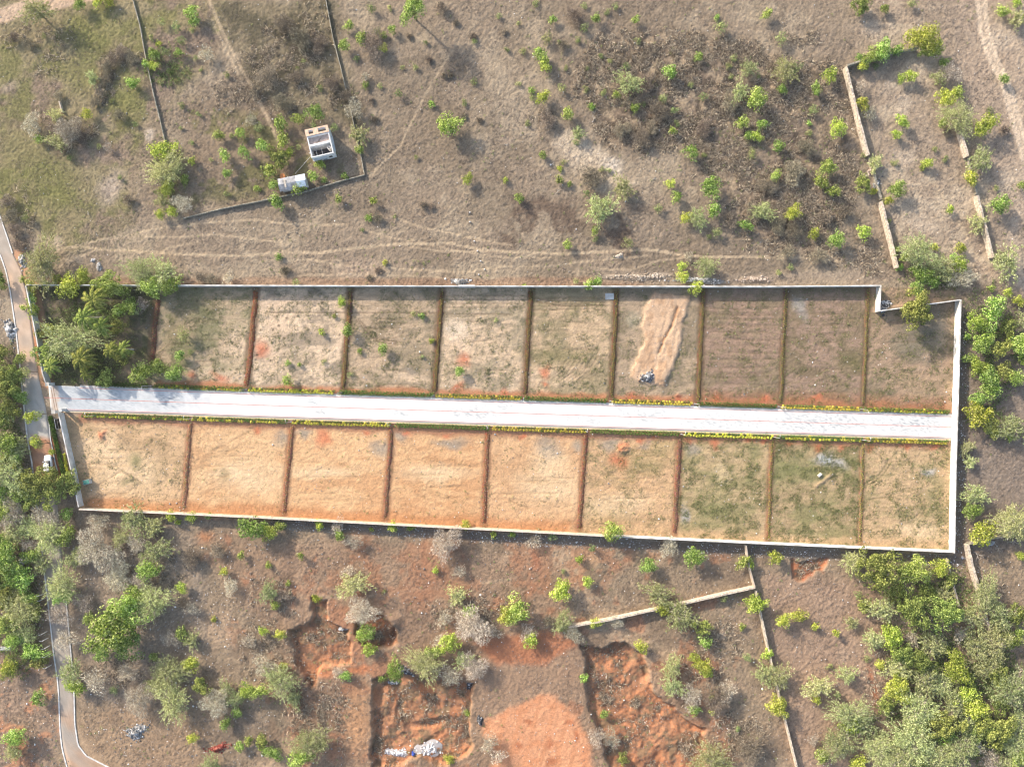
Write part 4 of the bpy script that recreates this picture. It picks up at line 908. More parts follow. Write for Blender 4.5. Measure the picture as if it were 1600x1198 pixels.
for i, (x, y) in enumerate([(66, 925), (66, 933), (68.5, 985), (70.5, 995), (73, 1007), (74, 1020), (75.5, 1037)]):
    a = W(x + 5, y + 1, 0); r = root("fence_post", (a[0], a[1], 0), R.uniform(-.2, .2), "leaning white post beside the lane, %s from the top" % ORD[i], "fence post", "white posts along the lane")
    mb = MB(); mb.box(-.07, -.07, -.3, .07, .07, 2.1); mb.build("shaft", M['kerb'], r); mb = MB(); mb.tube([(0, 0, 2.1), (-.1, 0, 2.3), (-.45, .12, 2.45)], .05, 5); mb.build("crook", M['kerb'], r)
for i, (x, y) in enumerate([(734, 332), (734, 347), (741, 377), (746, 392), (751, 408), (748, 429), (757, 421)]):
    a = W(x, y); mb = MB(); mb.box(-.16, -.12, -.2, .16, .12, .35, R.random()); o = mb.build("marker_stone", M['litter']); o.location = (a[0], a[1], ground_z(*a)); tag(o, "small white marker stone in the open field, %s from the top" % ORD[i], "marker stone", "marker stones crossing the field")

# stones and rubble
ICO = np.array([(0, 0, 1), (.894, 0, .447), (.276, .85, .447), (-.724, .526, .447), (-.724, -.526, .447), (.276, -.85, .447), (.724, .526, -.447), (-.276, .85, -.447), (-.894, 0, -.447), (-.276, -.85, -.447), (.724, -.526, -.447), (0, 0, -1)])
IF = np.array([(0, 1, 2), (0, 2, 3), (0, 3, 4), (0, 4, 5), (0, 5, 1), (1, 6, 2), (2, 7, 3), (3, 8, 4), (4, 9, 5), (5, 10, 1), (6, 7, 2), (7, 8, 3), (8, 9, 4), (9, 10, 5), (10, 6, 1), (11, 7, 6), (11, 8, 7), (11, 9, 8), (11, 10, 9), (11, 6, 10)])
def stones(P, size, rng):
    n = len(P); V = ICO[None] * (rng.uniform(.7, 1.3, (n, 12, 1))) * size[:, None, None] * rng.uniform(.6, 1.3, (n, 1, 3)) * np.array([1, 1, .7]) + P[:, None, :]
    F = IF[None] + (np.arange(n) * 12)[:, None, None]
    return V.reshape(-1, 3), F.reshape(-1, 3)
def stone_mat(name, c1, c2, c3): return leaf_mat(name, c1, c2, c3, trans=0.0)
M['st_grey'] = stone_mat("grey rubble", (.16, .16, .16), (.34, .33, .32), (.70, .69, .68)); M['st_white'] = stone_mat("white refuse", (.25, .22, .20), (.58, .57, .57), (.80, .80, .80))
M['st_brown'] = stone_mat("brown stones", (.20, .16, .12), (.34, .28, .22), (.55, .48, .40)); M['st_red'] = stone_mat("red brick rubble", (.22, .06, .04), (.36, .11, .07), (.5, .22, .15))
M['st_dark'] = stone_mat("dark rubble", (.05, .05, .055), (.12, .12, .125), (.45, .45, .46))
_CAP = 1
def pile(px, py, rx, ry, n, h, m, label, name="rubble_pile", cat="rubble pile", s=(.10, .28), z=None, rot=0):
    rng = np.random.default_rng(int(px * 7 + py)); x, y = W(px, py); z0 = ground_z(x, y) if z is None else z
    t = rng.random(n) * 2 * math.pi; q = np.abs(rng.normal(size=n)) * .5 * (1 + .3 * np.sin(2 * t + px) + .25 * np.sin(3 * t + py)); X = q * np.cos(t) * rx * PXM; Y = q * np.sin(t) * ry * PXM; c_, s_ = math.cos(rot), math.sin(rot); X, Y = X * c_ - Y * s_, X * s_ + Y * c_
    Z = np.clip(1 - q, .0, 1) * h * rng.random(n) ** .4 + .03; V, F = stones(np.column_stack([X, Y, Z]), rng.uniform(s[0], s[1], n), rng)
    k = 22; ta = np.arange(k) * 6.2832 / k; ring = []
    for u, zz in ((1.0, -.12), (.75, .04), (.4, h * .3)):
        rr_ = u * (1 + .2 * np.sin(2 * ta + px) + .15 * np.sin(3 * ta + py) + rng.normal(size=k) * .05) * 1.15; xx = rr_ * np.cos(ta) * rx * PXM; yy = rr_ * np.sin(ta) * ry * PXM; ring.append(np.column_stack([xx * c_ - yy * s_, xx * s_ + yy * c_, np.full(k, zz) + rng.normal(size=k) * .02]))
    cv = np.concatenate(ring + [np.array([[0, 0, h * .35]])]); cf = []
    for q_ in range(2):
        for a_ in range(k): b_ = (a_ + 1) % k; cf += [(q_ * k + a_, q_ * k + b_, (q_ + 1) * k + b_), (q_ * k + a_, (q_ + 1) * k + b_, (q_ + 1) * k + a_)]
    for a_ in range(k): cf.append((2 * k + a_, 2 * k + (a_ + 1) % k, 3 * k))
    F = np.concatenate([F, np.array(cf) + len(V)]); V = np.concatenate([V, cv])
    o = np_obj(name, V, F, m); o.location = (x, y, z0); tag(o, label, cat); return o
pile(1012, 589, 10, 8, 260, .7, M['st_dark'], "dark broken rubble at the foot of the sand mound")
pile(213, 1143, 16, 11, 320, .8, M['st_grey'], "round heap of grey stones in the lower left clearing")
pile(340, 1168, 16, 6, 220, .6, M['st_red'], "heap of broken red brick near the bottom edge", rot=.15)
pile(36, 407, 8, 10, 160, .6, M['st_grey'], "white and grey rubble beside the lane under the big feathery tree")
pile(145, 407, 4, 4, 50, .4, M['st_white'], "small white rubble in the field above the palm plot", s=(.1, .22)); pile(155, 417, 5, 6, 70, .4, M['st_grey'], "small grey rubble in the field above the palm plot", s=(.1, .22))
pile(718, 440, 14, 6, 160, .9, M['st_grey'], "rubble heap against the upper wall behind its white panel")
pile(38, 875, 8, 9, 150, .8, M['st_grey'], "pale collapsed rubble among the trees at the left edge", s=(.15, .4))
pile(16, 515, 9, 16, 200, .6, M['st_grey'], "pale rubble spread left of the lane", s=(.15, .4))
pile(1382, 478, 9, 9, 120, .4, M['st_dark'], "dark rubble in the corner of the stepped white wall")
pile(968, 400, 5, 4, 30, .3, M['st_brown'], "few brown stones beside the cattle path"); pile(1363, 265, 7, 12, 120, .8, M['st_brown'], "tumbled stones in the gap of the pale stone wall", rot=-.3, s=(.15, .35)); pile(1370, 288, 5, 10, 80, .6, M['st_grey'], "grey fallen stones at the lower end of the wall gap", rot=-.3)
pile(632, 1046, 16, 5, 200, .6, M['st_dark'], "black rubble along the upper rim of the red pit", rot=-.3); pile(733, 1070, 8, 12, 200, .8, M['st_dark'], "black rubble at the upper right corner of the red pit")
pile(612, 1070, 8, 3, 80, .4, M['st_grey'], "grey rubble just inside the red pit's upper edge"); pile(750, 1125, 4, 8, 80, .6, M['st_dark'], "dark rubble on the right rim of the red pit")
pile(535, 983, 6, 4, 60, .5, M['st_grey'], "grey rubble in the small upper pit"); pile(1548, 848, 6, 4, 60, .4, M['st_grey'], "rubble among dead branches below the dark wall")
pile(624, 1180, 24, 8, 300, .35, M['st_white'], "white rubbish dumped along the red pit's lower edge", "rubbish_heap", "rubbish heap", (.08, .26)); pile(668, 1174, 18, 13, 200, .3, M['st_white'], "white rubbish with blue scraps at the red pit's lower right", "rubbish_heap", "rubbish heap", (.08, .24), rot=.3)
pile(645, 1181, 3, 2.5, 26, .7, M['blue'], "blue plastic scraps on the white rubbish", "plastic_scraps", "plastic scraps", (.15, .3)); pile(1504, 870, 3, 3, 12, .3, M['st_white'], "small white bags at the site's lower right corner", "rubbish_bags", "rubbish")
pile(1090, 438, 40, 5, 420, .45, M['st_grey'], "grey rubble spread along the upper wall at right", "rubble_bank", "rubble bank"); pile(1000, 433, 45, 7, 420, .35, M['st_brown'], "pale stones spread along the upper wall, right of the bush", "rubble_bank", "rubble bank")
pile(1180, 437, 30, 4, 200, .3, M['st_brown'], "scattered stones along the upper wall below the scrub", "rubble_bank", "rubble bank")

def scatter(Dm, n, rng):
    p = np.clip(Dm, 0, None).ravel().astype(np.float64); ok = inner.ravel(); p = p * ok; p /= p.sum()
    c = np.searchsorted(np.cumsum(p), rng.random(n)); c = np.clip(c, 0, len(p) - 1)
    X = GX.ravel()[c] + rng.uniform(-.15, .15, n); Y = GY.ravel()[c] + rng.uniform(-.15, .15, n); return X, Y, HT.ravel()[c]
SRoad = np.ones((NY, NX), np.float32)
w, m = poly_mask(ROAD, 10, 0); SRoad[w] *= 1 - m
w, m = line_mask(LC, 34, 4); SRoad[w] *= 1 - m
rng = np.random.default_rng(3)
# loose stones: south land and wall foot
Ds = np.zeros((NY, NX), np.float32); Ds[(PY > 800)] = .5; Ds[(PX < 420) & (PY > 850)] = 1.6; Ds[PY < 440] = .12; Ds[(PX > 280) & (PX < 560) & (PY < 345)] = .3
w, m = line_mask([(430, 817), (800, 841), (1160, 861), (1500, 877)], 14, 6, .2); Ds[w] = np.maximum(Ds[w], m * 8); w, m = line_mask([(1506, 500), (1500, 860)], 8, 5, .2); Ds[w] = np.maximum(Ds[w], m * 8)
w, m = wSite; Ds[w] = Ds[w] * (1 - m) + m * .25
X, Y, Z = scatter(Ds * SRoad, 11000, rng); s_ = rng.uniform(.04, .13, len(X)) * np.where(rng.random(len(X)) < .06, 1.8, 1); V, F = stones(np.column_stack([X, Y, Z + .03]), s_, rng)
tag(np_obj("stones", V, F, M['st_grey']), "loose pale stones and litter scattered over the ground", "stones", None, 'stuff')

# ------------------------------------------------------------------ grasses
M['dry'] = leaf_mat("dry brown grass", (.13, .105, .09), (.26, .215, .175), (.47, .395, .33), trans=.25)
M['straw'] = leaf_mat("straw and dark scrub", (.15, .125, .095), (.44, .37, .27), (.82, .72, .54), trans=.3)
M['weed'] = leaf_mat("low green weeds", (.12, .14, .055), (.20, .225, .09), (.36, .37, .17), trans=.25)
def tufts(X, Y, Z, nb, h, sp, wd, rng):
    n = len(X); h = np.asarray(h); P = np.repeat(np.column_stack([X, Y, Z - .02]), nb, 0); k = n * nb; P[:, :2] += rng.normal(size=(k, 2)) * sp * .25
    Dr = np.column_stack([rng.normal(size=(k, 2)) * sp, np.ones(k) * .6]); H_ = np.repeat(h, nb) * rng.uniform(.6, 1.3, k)
    return blades(P, Dr, H_, wd * rng.uniform(.6, 1.4, k), rng)
X, Y, Z = scatter(D['dry'] * SRoad * (.1 + 2 * ss(fbm(PX, PY, 30, 6), .35, .65)), 56000, rng); V, F = tufts(X, Y, Z, 4, np.full(len(X), .25), .9, .06, rng)
tag(np_obj("dry_grass", V, F, M['dry']), "short dry brown grass over the open fields", "grass", None, 'stuff')
X, Y, Z = scatter(D['scrub'] * SRoad * (.05 + ss(fbm(PX, PY, 11, 6, 3), .42, .58)), 11500, rng); V, F = tufts(X, Y, Z, 13, np.full(len(X), .85), 1.5, .07, rng)
tag(np_obj("dry_scrub", V, F, M['straw']), "tangled straw coloured dry scrub", "scrub", None, 'stuff')
X, Y, Z = scatter(D['weed'] * SRoad * (.06 + ss(fbm(PX, PY, 11, 8), .50, .62)), 30000, rng); V, F = tufts(X, Y, Z, 5, np.full(len(X), .24), 1.0, .06, rng)
tag(np_obj("low_weeds", V, F, M['weed']), "low green weeds over the plots", "weeds", None, 'stuff')
wgr = np.where(((PX < 260) & (PY < 400)), 1., 0.) * (.2 + ss(fbm(PX, PY, 60, 4), .42, .6)); X, Y, Z = scatter(wgr.astype(np.float32) * SRoad, 6000, rng); V, F = tufts(X, Y, Z, 4, np.full(len(X), .2), .9, .045, rng)
tag(np_obj("green_grass", V, F, M['weed']), "thin olive grass in the upper left field", "grass", None, 'stuff')

DG = np.where((PY < 440) | (PY > 870), .6, .25).astype(np.float32); DG[wNE[0]] += wNE[1] * 1.2; DG = DG * (.1 + ss(fbm(PX, PY, 70, 11), .45, .65)); X, Y, Z = scatter(DG * SRoad, 1500, rng); n = len(X); rr = rng.uniform(.12, .42, n); P = np.repeat(np.column_stack([X, Y, Z]), 14, 0); r2 = np.repeat(rr, 14); P += np.column_stack([rng.normal(size=(len(P), 2)) * (r2 * .55)[:, None], rng.uniform(.03, .9, len(P)) * r2]); V, F = leafquads(P, rng.normal(size=P.shape) * .6 + np.array([-.2, .2, 1]), rng.uniform(.06, .11, len(P)), rng)
tag(np_obj("ground_cover", V, F, M['s']), "tiny green sprouts dotted over the fields", "ground cover", None, 'stuff')
UG = np.zeros((NY, NX), np.float32)
for e in [(10, 590, 34, 60), (8, 700, 34, 60), (10, 780, 34, 60), (15, 880, 40, 50), (25, 960, 45, 70), (30, 1030, 40, 30), (1460, 930, 70, 45), (1450, 1030, 70, 70), (1540, 1040, 60, 70), (1440, 1130, 80, 60), (1540, 1150, 70, 60), (140, 500, 60, 45), (130, 570, 70, 35), (1550, 540, 45, 90), (1540, 645, 30, 30), (1380, 890, 45, 30), (1460, 430, 50, 25), (260, 100, 40, 35), (262, 270, 24, 50), (125, 450, 90, 12)]:
    w, m = ell_mask(*e, .8, 1); UG[w] = np.maximum(UG[w], m)
X, Y, Z = scatter(UG * SRoad * (.1 + ss(fbm(PX, PY, 14, 5), .40, .58)), 12000, rng); n = len(X); P = np.repeat(np.column_stack([X, Y, Z]), 7, 0); P += np.column_stack([rng.normal(size=(len(P), 2)) * .22, rng.uniform(.05, .6, len(P))]); V, F = leafquads(P, rng.normal(size=P.shape) * .6 + np.array([-.2, .2, 1]), rng.uniform(.07, .15, len(P)), rng)
M['under'] = leaf_mat("undergrowth leaves", (.05, .075, .022), (.12, .16, .05), (.26, .31, .12)); tag(np_obj("undergrowth", V, F, M['under']), "leafy undergrowth beneath the wooded edges", "undergrowth", None, 'stuff')

# ------------------------------------------------------------------ plants
def sph(n, rng, zmin=-.35):
    q = rng.normal(size=(n * 3, 3)); q /= np.linalg.norm(q, axis=1, keepdims=True); q = q[q[:, 2] > zmin]; return q[:n]
def lobes(phi, rng_k):
    return 1 + .17 * np.sin(2 * phi + rng_k[0]) + .19 * np.sin(3 * phi + rng_k[1]) + .13 * np.sin(5 * phi + rng_k[2])
def crown_leafy(Rm, Hm, rng, leaf=.17, cover=1.5, puff=.32, npf=None, low=-.2):
    """clumped leafy crown centred at 0: returns V,F"""
    k = rng.random(3) * 6.28; npf = npf or int(16 + 13 * Rm); q = sph(npf, rng, low); phi = np.arctan2(q[:, 1], q[:, 0])
    rad = Rm * (1 - puff * .75) * lobes(phi, k) * rng.uniform(.06, 1.0, npf) ** .45; pc = q * rad[:, None]; pc[:, 2] *= Hm / Rm
    n = int(cover * 5.0 * Rm * Rm / (leaf * leaf * 2)); n = min(n, 9000); pi = rng.integers(0, npf, n); pr = Rm * puff * rng.uniform(.7, 1.25, npf)
    o = sph(n, rng, -.5); m = min(len(o), n); o = o[:m]; pi = pi[:m]
    P = pc[pi] + o * (pr[pi] * rng.uniform(.65, 1.05, m))[:, None] * np.array([1, 1, .8])
    Nn = o + rng.normal(size=o.shape) * .45 + np.array([0, 0, .25]); return leafquads(P, Nn, leaf * rng.uniform(.7, 1.3, m), rng)
def crown_feather(Rm, Hm, rng, leaf=.11, n=None):
    """fine feathery crown: sprays of narrow leaflets"""
    k = rng.random(3) * 6.28; ns = int(60 + 42 * Rm * Rm); ns = min(ns, 760); q = sph(ns, rng, -.05); phi = np.arctan2(q[:, 1], q[:, 0]); rad = Rm * lobes(phi, k) * np.clip(rng.normal(.72, .26, ns), .1, 1.25)
    e = q * rad[:, None]; e[:, 2] = e[:, 2] * Hm / Rm; per = 14; m = ns * per; i = np.repeat(np.arange(ns), per); t = rng.uniform(-.5, .6, m); d = q[i] * np.array([1, 1, .3]) + rng.normal(size=(m, 3)) * .35
    P = e[i] + d * (t * .55 * max(.8, Rm * .35))[:, None] + rng.normal(size=(m, 3)) * .06; return leafquads(P, rng.normal(size=(m, 3)) * .7 + np.array([0, 0, 1]), leaf * rng.uniform(.6, 1.3, m), rng, .55)
def crown_twig(Rm, Hm, rng, dens_=1.0):
    ns = int(min(3600, (200 + 230 * Rm * Rm) * dens_)); k = rng.random(3) * 6.28; q = sph(ns, rng, -.1); phi = np.arctan2(q[:, 1], q[:, 0]); rad = Rm * lobes(phi, k) * rng.uniform(.05, 1.15, ns) ** .55
    P = q * (rad * .8)[:, None]; P[:, 2] *= Hm / Rm; return blades(P, q + rng.normal(size=q.shape) * .7, rng.uniform(.25, .65, ns) * max(.6, Rm * .3), rng.uniform(.025, .055, ns), rng)
def trunk_mb(h, rad, rng, spread, n=5, z0=-.3):
    mb = MB(); mb.tube([(0, 0, z0), (rng.normal() * .05 * h, rng.normal() * .05 * h, h * .45), (0, 0, h * .75)], [rad * 1.25, rad, rad * .75], 7)
    for i in range(n):
        a = 6.28 * i / n + rng.random(); s = spread * rng.uniform(.5, .8); z = h * rng.uniform(.4, .7)
        mb.tube([(0, 0, z), (s * .5 * math.cos(a), s * .5 * math.sin(a), z + h * .25), (s * math.cos(a + .2), s * math.sin(a + .2), z + h * rng.uniform(.35, .6))], [rad * .6, rad * .42, rad * .12], 5)
    return mb
MESH = {}
KINFO = {'g': ('bright green', 'leafy'), 'y': ('yellow green', 'leafy'), 'p': ("pale feathery", "feathery"), 't': ('dark olive', 'leafy'), 's': ('pale green', 'leafy'), 'd': ('bare pale grey', 'bare'), 'b': ('dry brown', 'dry')}
SIZES = [.55, .95, 1.6, 2.6, 4.2]
def proto(kind, si, v):
    key = (kind, si, v)
    if key in MESH: return MESH[key]
    rng = np.random.default_rng(hash(('gyptsdb'.index(kind), si, v)) % 99991); Rm = SIZES[si]; Hm = Rm * {'g': .8, 'y': .8, 'p': .6, 't': .75, 's': .7, 'd': .6, 'b': .5}[kind]
    if kind in 'gyt': V, F = crown_leafy(Rm, Hm, rng, leaf=[.09, .105, .12, .13, .145][si], cover=[1.3, 1.5, 1.7, 1.9, 2.0][si] * (1.15 if kind == 't' else 1), puff=[.46, .40, .34, .28, .235][si] * (.8 if kind == 't' else 1))
    elif kind == 's': V, F = crown_leafy(Rm, Hm, rng, leaf=[.08, .09, .11, .13, .13][si], cover=.8, puff=.42, npf=9 + int(6 * Rm))
    elif kind == 'p': V, F = crown_feather(Rm, Hm, rng, leaf=[.085, .10, .115, .125, .135][si])
    elif kind == 'd': V, F = crown_twig(Rm, Hm, rng, .85)
    else: V, F = crown_twig(Rm, Hm, rng, 1.7)
    me = np_mesh({'d': "twigs", 'b': "twigs"}.get(kind, "foliage"), V, F); me.materials.append(M[kind])
    MESH[key] = me
    return me
def tproto(kind, si, v):
    key = ('tr', kind in 'd', si, v)
    if key in MESH: return MESH[key]
    rng = np.random.default_rng(si * 10 + v); Rm = SIZES[si]; mb = trunk_mb(1.0, .05 + .0, rng, .6, 5); me = bpy.data.meshes.new("trunk"); me.from_pydata(mb.v, [], mb.f); me.update(); me.materials.append(M['palebark'] if kind == 'd' else M['bark']); MESH[key] = me; return me
def twproto(si, v):
    key = ('tw', si, v)
    if key in MESH: return MESH[key]
    rng = np.random.default_rng(si * 77 + v); Rm = SIZES[si]; V, F = crown_twig(Rm * .8, Rm * .45, rng, .5); me = np_mesh("twigs", V, F); me.materials.append(M['d']); MESH[key] = me; return me

